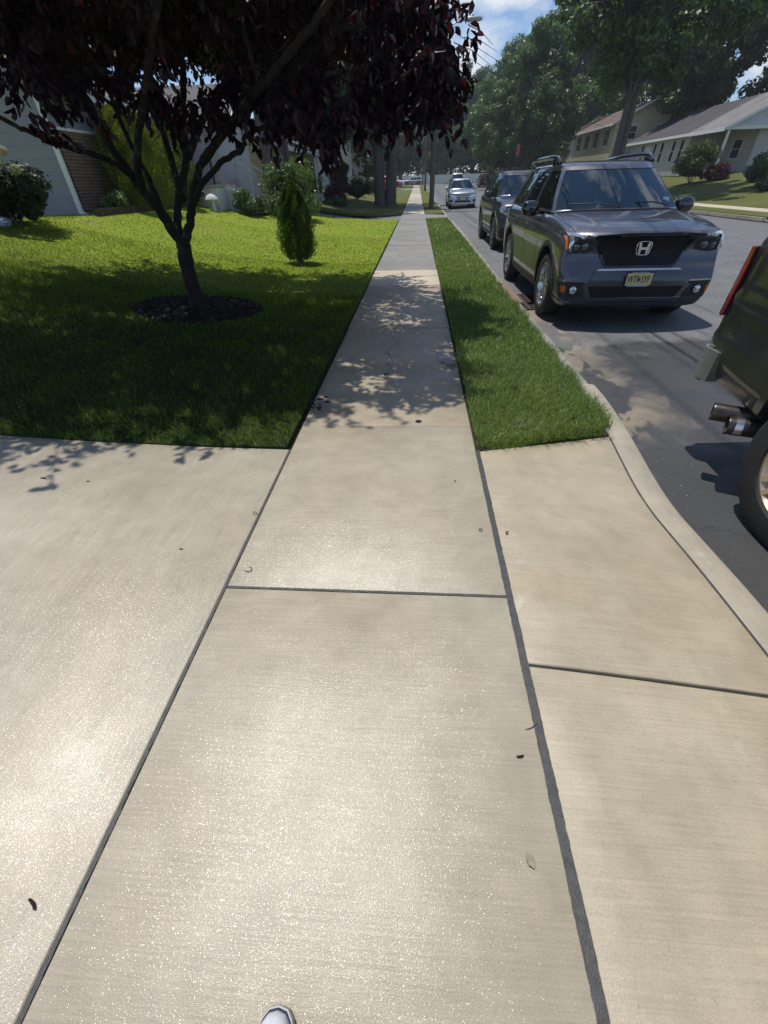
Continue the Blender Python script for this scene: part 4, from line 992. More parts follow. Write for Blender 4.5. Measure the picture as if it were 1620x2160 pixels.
tree('tall maple behind the cream house gable', gR(33, 84), TA, 2.2, 1.1)
tree('maple behind the pale green house', gR(27, 104), TA, 4.0, 1.15)
tree('dense maple farther up the street, left of the flag', (15.5, 92, float(rise(92))), TA, 1.5, .95)
tree('maple over the maroon car at the far kerb', (17.5, 103, float(rise(103))), TA, 5.1, 1.0)
tree('dark maple with thick twin trunk beside the pavement', gL(-2.35, 37.8), TF, 0, (1.0, 1.0, 1.0))
tree('front yard tree with a thick grey trunk before the yellow house', gL(-7.95, 28.0), TD, 1.9, (.75, .75, .95))
tree('slim trunked tree in front of the yellow house', gL(-6.95, 28.1), TB, 2.9, (.42, .42, .60))
tree('slender yellow green tree left of the maple trunk', gL(-5.6, 58), TE, 0, (.9, .9, .8))
tree('small green tree right of the maple trunk, by the far driveway', gL(-3.2, 98), TD, 2.0, (.55, .55, .6))
for i, (x, y, rz, s, m, lab) in enumerate(((-22, 150, .3, 1.1, TA, 'far tree behind the white fence, left of the pole'), (-9, 154, 1.2, 1.15, TA, 'far tree behind the grey hatchback'), (0, 158, 2.5, 1.2, TA, 'far tree in line with the pavement'), (8, 150, 3.9, 1.12, TA, 'far tree right of the near utility pole'),
        (16, 156, 5.0, 1.25, TA, 'far tree behind the silver wagon'), (24, 148, .9, 1.2, TA, 'far tree behind the maroon car'), (33, 152, 2.0, 1.2, TA, 'far tree behind the flagpole'), (-34, 160, 3.0, 1.2, TC, 'far tree at the left end of the wood'), (44, 150, 1.1, 1.2, TC, 'far tree at the right end of the wood'),
        (-6, 175, 2.2, 1.35, TC, 'taller tree in the second row of the wood, left'), (11, 178, .2, 1.35, TC, 'taller tree in the second row of the wood, right'), (-16, 118, 4.2, .85, TA, 'tree at the corner of the cross street'), (-12, 100, .2, .8, TA, 'tree behind the red and white cars'))):
    tree(lab, (x, y, float(rise(y)) - .1), m, rz, s, group='trees at the far end of the street')
# understorey masses that close the view under the far crowns
cs = [(x, 150 + 4 * math.sin(x * 3), 1.2 + 6.5 * random.random()) for x in np.linspace(-70, 80, 150)]
me = rhomb_mesh('undergrowth', *clumps(cs, [2.8] * 150, 40000, .6, .9, .4, .3)); me.materials.append(MT['darkleaf']); tag(link('undergrowth', me), 'dark undergrowth beneath the trees behind the white fence', 'undergrowth', None, 'stuff')
# ================================================================== VEHICLES
def smooth_interp(x, xs, ys):
    """monotone cubic through (xs, ys)"""
    xs = np.asarray(xs, float); ys = np.asarray(ys, float); h = np.diff(xs); d = np.diff(ys) / h
    m = np.zeros(len(xs)); m[0] = d[0]; m[-1] = d[-1]
    for i in range(1, len(xs) - 1):
        m[i] = 0 if d[i - 1] * d[i] <= 0 else 3 * (h[i - 1] + h[i]) / ((2 * h[i] + h[i - 1]) / d[i - 1] + (h[i] + 2 * h[i - 1]) / d[i])
    x = np.clip(x, xs[0], xs[-1]); i = np.clip(np.searchsorted(xs, x) - 1, 0, len(xs) - 2); t_ = (x - xs[i]) / h[i]
    return ((1 + 2 * t_) * (1 - t_) ** 2) * ys[i] + t_ * (1 - t_) ** 2 * h[i] * m[i] + t_ * t_ * (3 - 2 * t_) * ys[i + 1] + t_ * t_ * (t_ - 1) * h[i] * m[i + 1]

def apply_mods(o):
    dg = bpy.context.evaluated_depsgraph_get(); dg.update()
    me = bpy.data.meshes.new_from_object(o.evaluated_get(dg)); o.modifiers.clear(); old = o.data; o.data = me; bpy.data.meshes.remove(old)

def make_body(p, root):
    L = p['L']; W = p['W']
    ys = np.unique(np.r_[0, .01, .03, .06, .10, .15, lin(.2, L - .2, int(L / .075)), L - .15, L - .10, L - .06, L - .03, L - .01, L])
    sec = p.get('sec', [(0, 0), (.6, 0), (.90, .0), (.955, .07), (.975, .18), (.99, .36), (1.0, .55), (.998, .68), (.988, .79), (.975, .86), (.945, .925), (.90, .962), (.82, .982), (.66, .993), (.4, 1.0), (0, 1.0)])
    V = []; ns = len(sec)
    for y in ys:
        w_ = W * smooth_interp(y, *zip(*p['wprof'])); zt = smooth_interp(y, *zip(*p['top'])); zb = smooth_interp(y, *zip(*p['bot']))
        cr = smooth_interp(y, *zip(*p['crown']))
        row = []
        for (fx, fz) in sec:
            x = fx * w_; z = zb + (zt - zb) * fz
            if fz >= .9: z += cr * (1 - fx ** 2)
            row.append((x, z))
        full = [(-x, z) for x, z in row[::-1]] + row[1:-1]           # ring without doubled centre points
        for x, z in full:
            yy = y
            ff = max(0, 1 - y / .9) ** 1.3; fb = max(0, 1 - (L - y) / .9) ** 1.3
            q = abs(x) / W
            yy += ff * (p['bowf'] * q ** 2.6 + np.interp(z, *zip(*p['rakef'])))
            yy -= fb * (p['bowb'] * q ** 2.6 + np.interp(z, *zip(*p['rakeb'])))
            V.append((x, yy, z))
    m = 2 * ns - 2; Fc = []
    for i in range(len(ys) - 1):
        for j in range(m): Fc.append((i * m + j, i * m + (j + 1) % m, (i + 1) * m + (j + 1) % m, (i + 1) * m + j))
    for base in (0, (len(ys) - 1) * m):                              # end caps as rows from left to right
        # left column indexes: ring order runs (-top centre ... -bottom centre, then right side up)
        left = [base + k for k in range(ns)]                         # top centre -> left side -> bottom centre
        right = [base] + [base + m - k for k in range(1, ns - 1)] + [base + ns - 1]
        for k in range(ns - 1):
            f_ = [left[k], left[k + 1], right[k + 1], right[k]]
            f_ = list(dict.fromkeys(f_))
            if len(f_) > 2: Fc.append(tuple(f_))
    mb = MB(); mb.add(V, Fc); me = mb.mesh('body')
    me.materials.append(p['paint']); me.materials.append(MT['black'])
    o = link('body', me, root)
    cut = MB()
    for ya in p['axles']:
        for s in (-1, 1):
            cut.lathe([(0.001, s * (W - .40)), (p['rw'] + .065, s * (W - .40)), (p['rw'] + .065, s * (W + .2)), (0.001, s * (W + .2))], 40, 'x', (0, ya, p['rw'] + .02), 1)
    cm = cut.mesh('cutter'); cm.materials.append(p['paint']); cm.materials.append(MT['black'])
    co = bpy.data.objects.new('cutter', cm); COL.objects.link(co); co.parent = root
    b = o.modifiers.new('arch', 'BOOLEAN'); b.object = co; b.operation = 'DIFFERENCE'; b.solver = 'EXACT'; b.use_self = True
    apply_mods(o); bpy.data.objects.remove(co)
    sharp(o.data, 38)
    bm = bmesh.new(); bm.from_mesh(o.data); bvh = BVHTree.FromBMesh(bm); bm.free()
    return o, bvh

def resample(pl, n):
    pl = [Vector(q) for q in pl]; d = [0]
    for a, b in zip(pl, pl[1:]): d.append(d[-1] + (b - a).length)
    out_ = []
    for k in range(n):
        s = d[-1] * k / (n - 1); i = 0
        while i < len(pl) - 2 and d[i + 1] < s: i += 1
        t_ = (s - d[i]) / max(d[i + 1] - d[i], 1e-9); out_.append(pl[i].lerp(pl[i + 1], t_))
    return out_
def patch(name, mat, root, bvh, view, low, up, off=.004, thick=.02, nu=12, nv=6, mirror=False, sides=(1,), smooth=45, bulge=0.0):
    """panel laid on the bodywork: view 'f' front (x,z), 'b' rear (x,z), 's' side (y,z); ray cast onto the body"""
    res = []
    for s in sides:
        A, B = resample(low, nu), resample(up, nu); top, bot = [], []
        for j in range(nv):
            for i in range(nu):
                q = A[i].lerp(B[i], j / (nv - 1))
                if view == 'f': o_, d = Vector((q.x * s, -3, q.y)), Vector((0, 1, 0))
                elif view == 'b': o_, d = Vector((q.x * s, 12, q.y)), Vector((0, -1, 0))
                elif view == 't': o_, d = Vector((q.x * s, q.y, 5)), Vector((0, 0, -1))
                else: o_, d = Vector((3 * s, q.x, q.y)), Vector((-s, 0, 0))
                h = bvh.ray_cast(o_, d)
                if h[0] is None or (h[0] - o_).length > 4.2 and view in 'fs':
                    e = o_ + d * (2.2 if view == 's' else 3.3); h = bvh.find_nearest(e)
                nrm = h[1]
                if nrm.dot(d) > 0: nrm = -nrm
                e = math.sin(PI * j / (nv - 1)) * math.sin(PI * i / (nu - 1)) * bulge
                top.append(h[0] - d * (off + e) * .7 + nrm * (off + e) * .3); bot.append(h[0] + d * thick)
        mb = MB(); f1 = []
        for j in range(nv - 1):
            for i in range(nu - 1): f1.append((j * nu + i, j * nu + i + 1, (j + 1) * nu + i + 1, (j + 1) * nu + i))
        ring = list(range(nu)) + [r * nu + nu - 1 for r in range(1, nv)] + [(nv - 1) * nu + c for c in range(nu - 2, -1, -1)] + [r * nu for r in range(nv - 2, 0, -1)]
        n0 = nu * nv; fs = f1 + [(ring[k], ring[(k + 1) % len(ring)], n0 + ring[(k + 1) % len(ring)], n0 + ring[k]) for k in range(len(ring))]
        mb.add(top + bot, fs); res.append(mb.build(name, mat, root, smooth))
    return res

def make_wheel(root, c, r, wd, side, rim_mat, nsp=5, rr=.70, double=True):
    """wheel: hub with tyre and rim as sub-parts; side -1/+1 is the outer face"""
    h = MB().lathe([(.001, -.06), (r * .45, -.06), (r * .45, -.02), (.001, -.02)], 24, 'x').build('wheel', MT['iron_dark'], root, 40)
    h.location = c; hw = wd / 2; R_ = r * rr
    tp = [(R_, -hw * .8), (R_ + .01, -hw * .95), (r * .90, -hw), (r * .965, -hw * .88), (r, -hw * .62), (r, hw * .62), (r * .965, hw * .88), (r * .90, hw), (R_ + .01, hw * .95), (R_, hw * .8)]
    mb = MB().lathe(tp, 44, 'x', closed=False)
    for q in np.linspace(-.45, .45, 4): mb.lathe([(r * 1.004, hw * q - .004), (r * 1.004, hw * q + .004)], 44, 'x')
    mb.build('tyre', MT['tyre'], h, 50)
    mb = MB(); fx = side * hw * .62
    mb.lathe([(R_ + .004, side * hw * .88), (R_ - .012, side * hw * .9), (R_ - .03, side * hw * .72), (R_ - .04, -side * hw * .5), (R_ + .004, -side * hw * .85)], 40, 'x')
    mb.lathe([(.001, fx + side * .012), (.035, fx + side * .010), (.075, fx - side * .004), (.08, fx - side * .05), (.001, fx - side * .05)], 20, 'x')
    for k in range(nsp):
        for da in ((-.16, .16) if double else (0,)):
            a = 2 * PI * k / nsp + .3; a1 = a + da
            p0 = Vector((fx - side * .012, .06 * math.cos(a + da * .8), .06 * math.sin(a + da * .8))); p1 = Vector((side * hw * .78, (R_ - .012) * math.cos(a1), (R_ - .012) * math.sin(a1)))
            mb.bar(p0, p1, .026 if double else .055, .03, up=(1, 0, 0))
    mb.build('rim', rim_mat, h, 40, )
    return h

def make_cabin(p, root, glass, glass_s):
    """shell of pillars and roof with separate panes; keys are y positions of the pillar edges at belt and roof"""
    zb, zr = p['belt'], p['roof']; wb, wr = p['wbelt'], p['wroof']; kb, kr = p['kb'], p['kr']; bw = p.get('bow', .16); bwr = p.get('bowr', .08)
    levels = [(0, 0), (.06, .06), (.30, .30), (.55, .55), (.78, .78), (.885, .885), (.95, .952), (1.0, 1.0)]
    nf, nr_ = 13, 9; V = []; tags = []
    ringn = None
    for (v, _) in levels:
        ee = v ** 1.08
        w_ = wb + (wr - wb) * (v ** 1.5 * .55 + v * .45); z = zb + (zr - zb) * v
        ky = [a + (b - a) * ee for a, b in zip(kb, kr)]
        ring = []
        pil = .055
        for x in np.linspace(-1, 1, nf): ring.append((x * (w_ - pil), ky[0] - bw * (1 - v * .35) * (1 - x * x)))      # windscreen
        ring[0] = (-(w_ - pil), ky[0] + 0); ring[nf - 1] = (w_ - pil, ky[0])
        side = []
        for a, b, n in ((0, 1, 6), (1, 2, 1), (2, 3, 5), (3, 4, 1), (4, 5, 5), (5, 6, 1)):
            for s in range(n): side.append(ky_i(ky, a, b, s / n))
        side.append(ky[6])
        sd = []
        for q in side:
            u = (q - ky[0]) / (ky[6] - ky[0]); sd.append((w_ * (1 - .10 * abs(u - .42) ** 2.2 * 2.2), q + .07 * (1 if q == side[0] else 0)))
        ring += sd
        wend = sd[-1][0] - .05
        for x in np.linspace(1, -1, nr_): ring.append((x * wend, ky[6] + .03 + bwr * (1 - x * x)))
        ring += [(-a, b) for a, b in sd[::-1]]
        ringn = len(ring); V += [(a, b, z - p.get('roofdrop', .0) * max(0, (b - 2.0)) * v) for a, b in ring]
    nside = 20
    # index bands
    F_f = range(0, nf - 1); s0 = nf; R0 = nf + nside
    seg = {'fd': range(s0, s0 + 6), 'rd': range(s0 + 7, s0 + 12), 'q': range(s0 + 13, s0 + 18)}
    bk = range(R0, R0 + nr_ - 1); l0 = R0 + nr_
    mir = lambda r: [2 * l0 - 0 + 0 for _ in r]
    faces = {k: [] for k in ('shell', 'ws', 'bw', 'fdR', 'rdR', 'qR', 'fdL', 'rdL', 'qL')}
    for i in range(len(levels) - 1):
        glassrow = 1 <= i <= 4
        for j in range(ringn):
            j2 = (j + 1) % ringn; f_ = (i * ringn + j, i * ringn + j2, (i + 1) * ringn + j2, (i + 1) * ringn + j); key = 'shell'
            if glassrow:
                if j in F_f: key = 'ws'
                elif j in bk: key = 'bw'
                elif j >= s0 and j < R0:
                    for nm in ('fd', 'rd', 'q'):
                        if j in seg[nm]: key = nm + 'R'
                elif j >= l0 and j < ringn - 1:
                    jj = s0 + (nside - 2) - (j - l0)
                    for nm in ('fd', 'rd', 'q'):
                        if jj in seg[nm]: key = nm + 'L'
            faces[key].append(f_)
    if p.get('noq'): faces['shell'] += faces['qR'] + faces['qL']; faces['qR'] = []; faces['qL'] = []
    # roof cap: shrinking rings
    top = (len(levels) - 1) * ringn; last = list(range(top, top + ringn))
    cx = 0; cy = (kr[0] + kr[6]) / 2; base = [V[k] for k in last]
    for f_, dz in ((.93, .022), (.8, .036), (.55, .048), (.25, .054)):
        n0 = len(V); V += [(x * f_, cy + (y_ - cy) * f_, z + dz * p.get('roofcrown', 1)) for x, y_, z in base]
        new = list(range(n0, n0 + ringn)); faces['shell'] += [(last[k], last[(k + 1) % ringn], new[(k + 1) % ringn], new[k]) for k in range(ringn)]; last = new
    faces['shell'].append(tuple(last))
    def sub(fl, inset=0.0):
        idx = sorted({i for f_ in fl for i in f_}); mp_ = {a: b for b, a in enumerate(idx)}
        vv = [V[i] for i in idx]
        return vv, [tuple(mp_[i] for i in f_) for f_ in fl]
    vv, ff = sub(faces['shell']); mb = MB().add(vv, ff); me = mb.mesh('cabin')
    me.materials.append(p.get('cabin_paint', p['paint'])); o = link('cabin', me, root)
    md = o.modifiers.new('th', 'SOLIDIFY'); md.thickness = .035; md.offset = -1; apply_mods(o); sharp(o.data, 40)
    bm = bmesh.new(); bm.from_mesh(o.data); bvh = BVHTree.FromBMesh(bm); bm.free()
    cc = Vector((0, cy, zb))
    for key, nm, g in (('ws', 'windscreen', glass), ('bw', 'rear_window', glass_s), ('fdR', 'side_window', glass_s), ('fdL', 'side_window', glass_s), ('rdR', 'side_window', glass_s), ('rdL', 'side_window', glass_s), ('qR', 'side_window', glass_s), ('qL', 'side_window', glass_s)):
        if not faces[key]: continue
        vv, ff = sub(faces[key]); vv = [Vector(q) for q in vv]
        ax = {'w': Vector((0, 1, 0)), 'b': Vector((0, -1, 0))}.get(key[0])
        if key == 'bw': ax = Vector((0, -1, 0))
        if key == 'ws': ax = Vector((0, 1, 0))
        if ax is None or key[-1] in 'RL' : ax = Vector((-1 if key[-1] == 'R' else 1, 0, 0))
        mb = MB().add([q + ax * .012 for q in vv], ff); mb.build(nm, g, root, 60)
    # black edges round the side glass
    return o, bvh
def ky_i(ky, a, b, t_): return ky[a] + (ky[b] - ky[a]) * t_

def ellipsoid(mb, c, r, n=14, m=0, sq=1.0):
    vs_, fs = [], []
    k = n // 2
    for i in range(k + 1):
        t_ = PI * i / k
        for j in range(n):
            a = 2 * PI * j / n; f = lambda q: math.copysign(abs(q) ** sq, q)
            vs_.append((c[0] + r[0] * f(math.sin(t_)) * f(math.cos(a)), c[1] + r[1] * f(math.sin(t_)) * f(math.sin(a)), c[2] + r[2] * f(math.cos(t_))))
    for i in range(k):
        for j in range(n): fs.append((i * n + j, i * n + (j + 1) % n, (i + 1) * n + (j + 1) % n, (i + 1) * n + j))
    return mb.add(vs_, fs, m)

def text_mesh(body, size, depth=.002):
    cu = bpy.data.curves.new('t', 'FONT'); cu.body = body; cu.size = size; cu.align_x = 'CENTER'; cu.align_y = 'CENTER'; cu.extrude = depth
    o = bpy.data.objects.new('t', cu); COL.objects.link(o); dg = bpy.context.evaluated_depsgraph_get(); dg.update()
    me = bpy.data.meshes.new_from_object(o.evaluated_get(dg)); bpy.data.objects.remove(o); return me

def interior(p, root):
    kb = p['kb']; zb = p['belt']; w_ = p['wbelt'] - .12
    mb = MB()
    mb.prism([(kb[0] + .0, zb - .02), (kb[0] + .55, zb - .02), (kb[0] + .55, zb + .04), (kb[0] + .3, zb + .09), (kb[0] + .05, zb + .05)], -w_, w_, 'x')
    mb.build('dashboard', MT['dash'], root, 40, .015)
    for x in (-.38, .38):
        mb = MB(); mb.box(x - .24, x + .24, kb[1] - .35, kb[1] - .2, zb - .1, zb + .22); mb.box(x - .13, x + .13, kb[1] - .33, kb[1] - .22, zb + .24, zb + .42)
        mb.build('seat', MT['seat'], root, 40, .05)
    mb = MB(); mb.box(-w_ + .1, w_ - .1, kb[3] - .2, kb[3] - .05, zb - .1, zb + .24)
    for x in (-.4, .4): mb.box(x - .12, x + .12, kb[3] - .18, kb[3] - .08, zb + .25, zb + .4)
    mb.build('rear_seat', MT['seat'], root, 40, .04)
    mb = MB(); a = [(.19 * math.cos(t_) + .38, .19 * math.sin(t_)) for t_ in np.linspace(0, 2 * PI, 25)]
    mb.tube([(x, kb[0] + .62 - z * .35, zb + .02 + z * .9) for x, z in a], .016, 8)
    mb.build('steering_wheel', MT['black'], root, 60)

def mirrors(p, root, y, z, x, paint, r=(.12, .075, .09)):
    for s in (-1, 1):
        mb = MB(); ellipsoid(mb, (s * (x + r[0] * .8), y, z), r, 18, 0, .75); mb.bar((s * (x - .1), y + .02, z - r[2] * .6), (s * (x + .05), y, z - r[2] * .5), .07, .035)
        m_ = mb.build('mirror', paint, root, 60)
        MB().add([(s * (x + r[0] * .8) + a * r[0] * .75, y + r[1] * 1.01, z + b * r[2] * .7) for a, b in ((-1, -1), (1, -1), (1, 1), (-1, 1))], [(0, 1, 2, 3)]).build('mirror_glass', MT['chrome'], m_)

def std_parts(p, root, bvh, cab, cbvh, paint, rim, front=True):
    """wheels, sills, arch trims, handles, seams shared by the ordinary cars"""
    W, L = p['W'], p['L']
    for ya in p['axles']:
        for s in (-1, 1): make_wheel(root, (s * (W - p['tw'] / 2 - .015), ya, p['rw']), p['rw'], p['tw'], s, rim, p.get('nsp', 5), p.get('rr', .70))
    a0, a1 = p['axles']; ra = p['rw'] + .07
    zb = p['bot'][len(p['bot']) // 2][1]
    patch('sill', MT['black'], root, bvh, 's', [(a0 + ra + .01, zb + .01), (a1 - ra - .01, zb + .01)], [(a0 + ra + .04, zb + .13), (a1 - ra - .04, zb + .13)], .008, .02, 14, 3, sides=(-1, 1))
    if p.get('arch', True):
        for ya in p['axles']:
            th = np.linspace(-.12, PI + .12, 22); low = [(ya + ra * math.cos(t_), p['rw'] + .02 + ra * math.sin(t_)) for t_ in th]; up = [(ya + (ra + .055) * math.cos(t_), p['rw'] + .02 + (ra + .055) * math.sin(t_)) for t_ in th]
            patch('arch_trim', MT['black'], root, bvh, 's', low, up, .009, .02, 22, 3, sides=(-1, 1))
    zt = p['belt']; kb = p['kb']
    for ys_ in (kb[0] + .12, kb[1] + .03, kb[3] + .03):
        patch('door_gap', MT['void'], root, bvh, 's', [(ys_, zb + .2), (ys_ + .009, zb + .2)], [(ys_, zt - .04), (ys_ + .009, zt - .04)], .0012, .004, 2, 10, sides=(-1, 1))
    for ys_ in (kb[1] - .20, kb[3] - .20):
        patch('door_handle', p.get('handle', paint), root, bvh, 's', [(ys_, zt - .17), (ys_ + .2, zt - .165)], [(ys_, zt - .135), (ys_ + .2, zt - .13)], .028, .02, 8, 3, sides=(-1, 1), bulge=.006)

# ---------------------------------------------------------------- the grey SUV (front faces the viewer)
def base_suv(**k):
    p = dict(L=4.82, W=.985, belt=1.155, roof=1.665, wbelt=.885, wroof=.64, axles=(.98, 3.80), rw=.375, tw=.25,
             wprof=[(0, .93), (.03, .955), (.1, .972), (.3, .985), (.9, 1), (2.4, 1), (4.2, .995), (4.6, .975), (4.75, .955), (4.82, .93)],
             top=[(0, .99), (.03, 1.02), (.10, 1.04), (.35, 1.075), (.9, 1.125), (1.3, 1.16), (1.6, 1.165), (4.3, 1.18), (4.7, 1.17), (4.79, 1.15), (4.82, 1.12)],
             bot=[(0, .30), (.06, .25), (.4, .235), (1.4, .24), (3.4, .24), (4.3, .27), (4.75, .33), (4.82, .38)],
             crown=[(0, .01), (.5, .035), (1.4, .03), (1.7, .0), (4.82, .0)],
             bowf=.22, bowb=.12, rakef=[(.2, .10), (.30, .03), (.45, 0), (.62, .0), (.66, .05), (.74, .09), (.95, .12), (1.05, .17), (1.2, .2)],
             rakeb=[(.2, .08), (.5, 0), (.75, .02), (.85, .06), (1.2, .12)],
             kb=[1.48, 2.48, 2.58, 3.38, 3.48, 4.30, 4.62], kr=[2.16, 2.62, 2.70, 3.36, 3.46, 4.02, 4.36], bow=.30, bowr=.06, paint=MT['paint_grey'])
    p.update(k); return p

def grey_suv():
    p = base_suv(W=.945, bowf=.30, wbelt=.86, wroof=.63, bot=[(0, .30), (.06, .25), (.4, .235), (1.4, .24), (3.4, .24), (4.3, .27), (4.75, .33), (4.82, .38)]); root = thing('suv', 'violet grey family SUV parked nose toward the viewer above the storm drain', 'car', (2.69, 5.59, float(hroad(2.74, 6.6)) + .0))
    o, bvh = make_body(p, root); cab, cb = make_cabin(p, root, MT['glass'], MT['glass_side'])
    p['arch'] = True; std_parts(p, root, bvh, cab, cb, MT['paint_grey'], MT['alloy'])
    interior(p, root); mirrors(p, root, 1.86, 1.19, .96, MT['gloss_black'], (.125, .085, .095))
    F = lambda *a, **k: patch(a[0], a[1], root, bvh, 'f', *a[2:], **k)
    # upper grille, bar, lamps
    F('grille', MT['grille'], [(-.385, .69), (-.30, .672), (.30, .672), (.385, .69)], [(-.555, .955), (-.3, .965), (.3, .965), (.555, .955)], .006, .02, 22, 8)
    F('grille_frame', MT['gloss_black'], [(-.575, .945), (-.3, .958), (.3, .958), (.575, .945)], [(-.60, .995), (-.3, 1.015), (.3, 1.015), (.60, .995)], .022, .02, 22, 4, bulge=.012)
    F('grille_trim', MT['gloss_black'], [(.385, .672), (.40, .672), (.42, .69)], [(.556, .955), (.575, .955), (.60, .965)], .014, .02, 4, 8, sides=(-1, 1))
    F('grille_trim', MT['gloss_black'], [(-.39, .652), (.39, .652)], [(-.385, .68), (.385, .68)], .016, .02, 18, 3)
    for s in (-1, 1):
        h, = F('headlight', MT['lamp_dark'], [(.575, .84), (.66, .82), (.76, .81), (.85, .825), (.90, .86)], [(.60, .965), (.7, .985), (.80, .998), (.86, 1.005), (.905, 1.01)], .008, .03, 16, 8, sides=(s,), bulge=.018)
        F('lamp_bar', MT['lamp_clear'], [(.60, .958), (.72, .972), (.87, .985)], [(.60, .982), (.72, 1.0), (.88, 1.012)], .034, .02, 12, 3, sides=(s,))
        F('lamp_bar', MT['lamp_clear'], [(.835, .83), (.862, .835)], [(.82, .985), (.862, .985)], .034, .02, 4, 8, sides=(s,))
        F('side_marker', MT['amber'], [(.872, .845), (.892, .86)], [(.872, .975), (.895, .98)], .030, .02, 5, 6, sides=(s,))
        for cx_, r in ((.68, .052), (.775, .05)):
            a = np.linspace(0, 2 * PI, 15)
            mb = MB(); hit = bvh.ray_cast(Vector((s * cx_, -3, .885)), Vector((0, 1, 0)))[0]
            mb.lathe([(.001, -.030), (r * .6, -.027), (r * .9, -.012), (r, .02)], 18, 'y', (s * cx_, hit.y, .885)); mb.build('projector_lens', MT['projector'], h, 60)
        # lower bumper pieces
        F('fog_recess', MT['black'], [(.58, .345), (.90, .345)], [(.62, .518), (.945, .528)], .006, .02, 12, 5, sides=(s,))
        F('chrome_strip', MT['chrome_dull'], [(.615, .522), (.93, .535)], [(.615, .536), (.93, .547)], .012, .02, 12, 3, sides=(s,))
        hit = bvh.ray_cast(Vector((s * .735, -3, .435)), Vector((0, 1, 0)))[0]
        fg = MB().lathe([(.055, .02), (.055, -.022), (.046, -.026)], 20, 'y', (s * .735, hit.y, .435)).build('fog_lamp', MT['black'], root, 40)
        MB().lathe([(.046, -.018), (.03, -.026), (.001, -.029)], 20, 'y', (s * .735, hit.y, .435)).build('lens', MT['lamp_clear'], fg, 60)
        F('reflector', MT['amber'], [(.83, .41), (.875, .418)], [(.83, .48), (.88, .49)], .01, .02, 4, 4, sides=(s,))
    F('lower_bumper', MT['black'], [(-.86, .255), (-.4, .24), (.4, .24), (.86, .255)], [(-.90, .345), (-.4, .34), (.4, .34), (.90, .345)], .007, .02, 24, 4)
    F('lower_grille', MT['grille'], [(-.50, .345), (.50, .345)], [(-.56, .47), (.56, .47)], .006, .02, 20, 5)
    F('skid_plate', MT['skid'], [(-.60, .475), (.60, .475)], [(-.50, .635), (.50, .635)], .016, .03, 20, 6, bulge=.02)
    F('skid_ledge', MT['chrome_dull'], [(-.505, .632), (.505, .632)], [(-.46, .652), (.46, .652)], .024, .03, 20, 3)
    for s in (-1, 1): F('skid_arm', MT['skid'], [(.50, .36), (.56, .36)], [(.585, .50), (.64, .49)], .014, .03, 4, 6, sides=(s,))
    # emblem on the grille
    y0 = bvh.ray_cast(Vector((0, -3, .855)), Vector((0, 1, 0)))[0].y - .03
    em = MB()
    ring = [(.083 * math.copysign(abs(math.cos(a)) ** .45, math.cos(a)) * (1 - .10 * (1 if math.sin(a) < 0 else 0)), .068 * math.copysign(abs(math.sin(a)) ** .45, math.sin(a))) for a in np.linspace(0, 2 * PI, 37)]
    em.tube([(x, y0, .855 + z) for x, z in ring], .0075, 8)
    e = em.build('emblem', MT['chrome'], root, 60)
    mb = MB()
    for s in (-1, 1): mb.prism([(s * .030, .855 - .056), (s * .052, .855 - .056), (s * .066, .855 + .058), (s * .040, .855 + .058), (s * .031, .855 + .008), (s * .029, .855 - .012)], y0 - .012, y0 + .006)
    mb.prism([(-.034, .855 - .014), (.034, .855 - .014), (.037, .855 + .010), (-.037, .855 + .010)], y0 - .0115, y0 + .0055)
    mb.build('emblem_letter', MT['chrome'], e, None, .002)
    # number plate
    yp = bvh.ray_cast(Vector((0, -3, .55)), Vector((0, 1, 0)))[0].y - .055
    pl = MB().box(-.158, .158, yp - .006, yp + .01, .470, .632).build('license_plate', MT['black'], root, None, .004)
    MB().box(-.149, .149, yp - .0085, yp - .004, .488, .618).build('plate_face', MT['plate_yellow'], pl)
    for tx_, dx in (('W73', -.070), ('SYF', .072)):
        me = text_mesh(tx_, .078); me.materials.append(MT['ink']); tx = link('lettering', me, pl); tx.rotation_euler = (PI / 2, 0, 0); tx.location = (dx, yp - .0095, .550); tx.scale = (.82, 1.30, 1)
    mb = MB(); mb.prism([(-.012, .538), (.0, .53), (.010, .542), (.006, .556), (.010, .568), (-.002, .574), (-.008, .56)], yp - .0115, yp - .008); mb.build('state_mark', MT['ink'], pl)
    MB().box(-.12, .12, yp - .0100, yp - .005, .474, .487).build('plate_strip', MT['plate_blue'], pl)
    MB().box(-.10, .10, yp - .0100, yp - .005, .6185, .628).build('plate_strip', MT['chrome_dull'], pl)
    # bonnet creases and gap
    T_ = lambda *a, **k: patch(a[0], a[1], root, bvh, 't', *a[2:], **k)
    for s in (-1, 1):
        T_('bonnet_gap', MT['void'], [(s * .80, .40), (s * .84, .8), (s * .845, 1.42)], [(s * .808, .40), (s * .848, .8), (s * .853, 1.42)], .0012, .004, 14, 2)
        T_('bonnet_crease', MT['paint_grey'], [(s * .50, .32), (s * .56, .8), (s * .62, 1.32)], [(s * .56, .32), (s * .63, .8), (s * .70, 1.32)], .001, .01, 14, 5, bulge=.016)
    T_('cowl', MT['black'], [(-.78, 1.40), (-.4, 1.20), (0, 1.13), (.4, 1.20), (.78, 1.40)], [(-.80, 1.56), (-.4, 1.36), (0, 1.28), (.4, 1.36), (.80, 1.56)], .012, .01, 22, 4)
    for s, x0 in ((1, -.05), (1, .62)):
        MB().tube([(x0, 1.24 + x0 * x0 * .4, 1.215), (x0 - .25, 1.27, 1.255), (x0 - .62, 1.36 + .1 * abs(x0), 1.25)], .009, 6).build('wiper', MT['black'], root, 60)
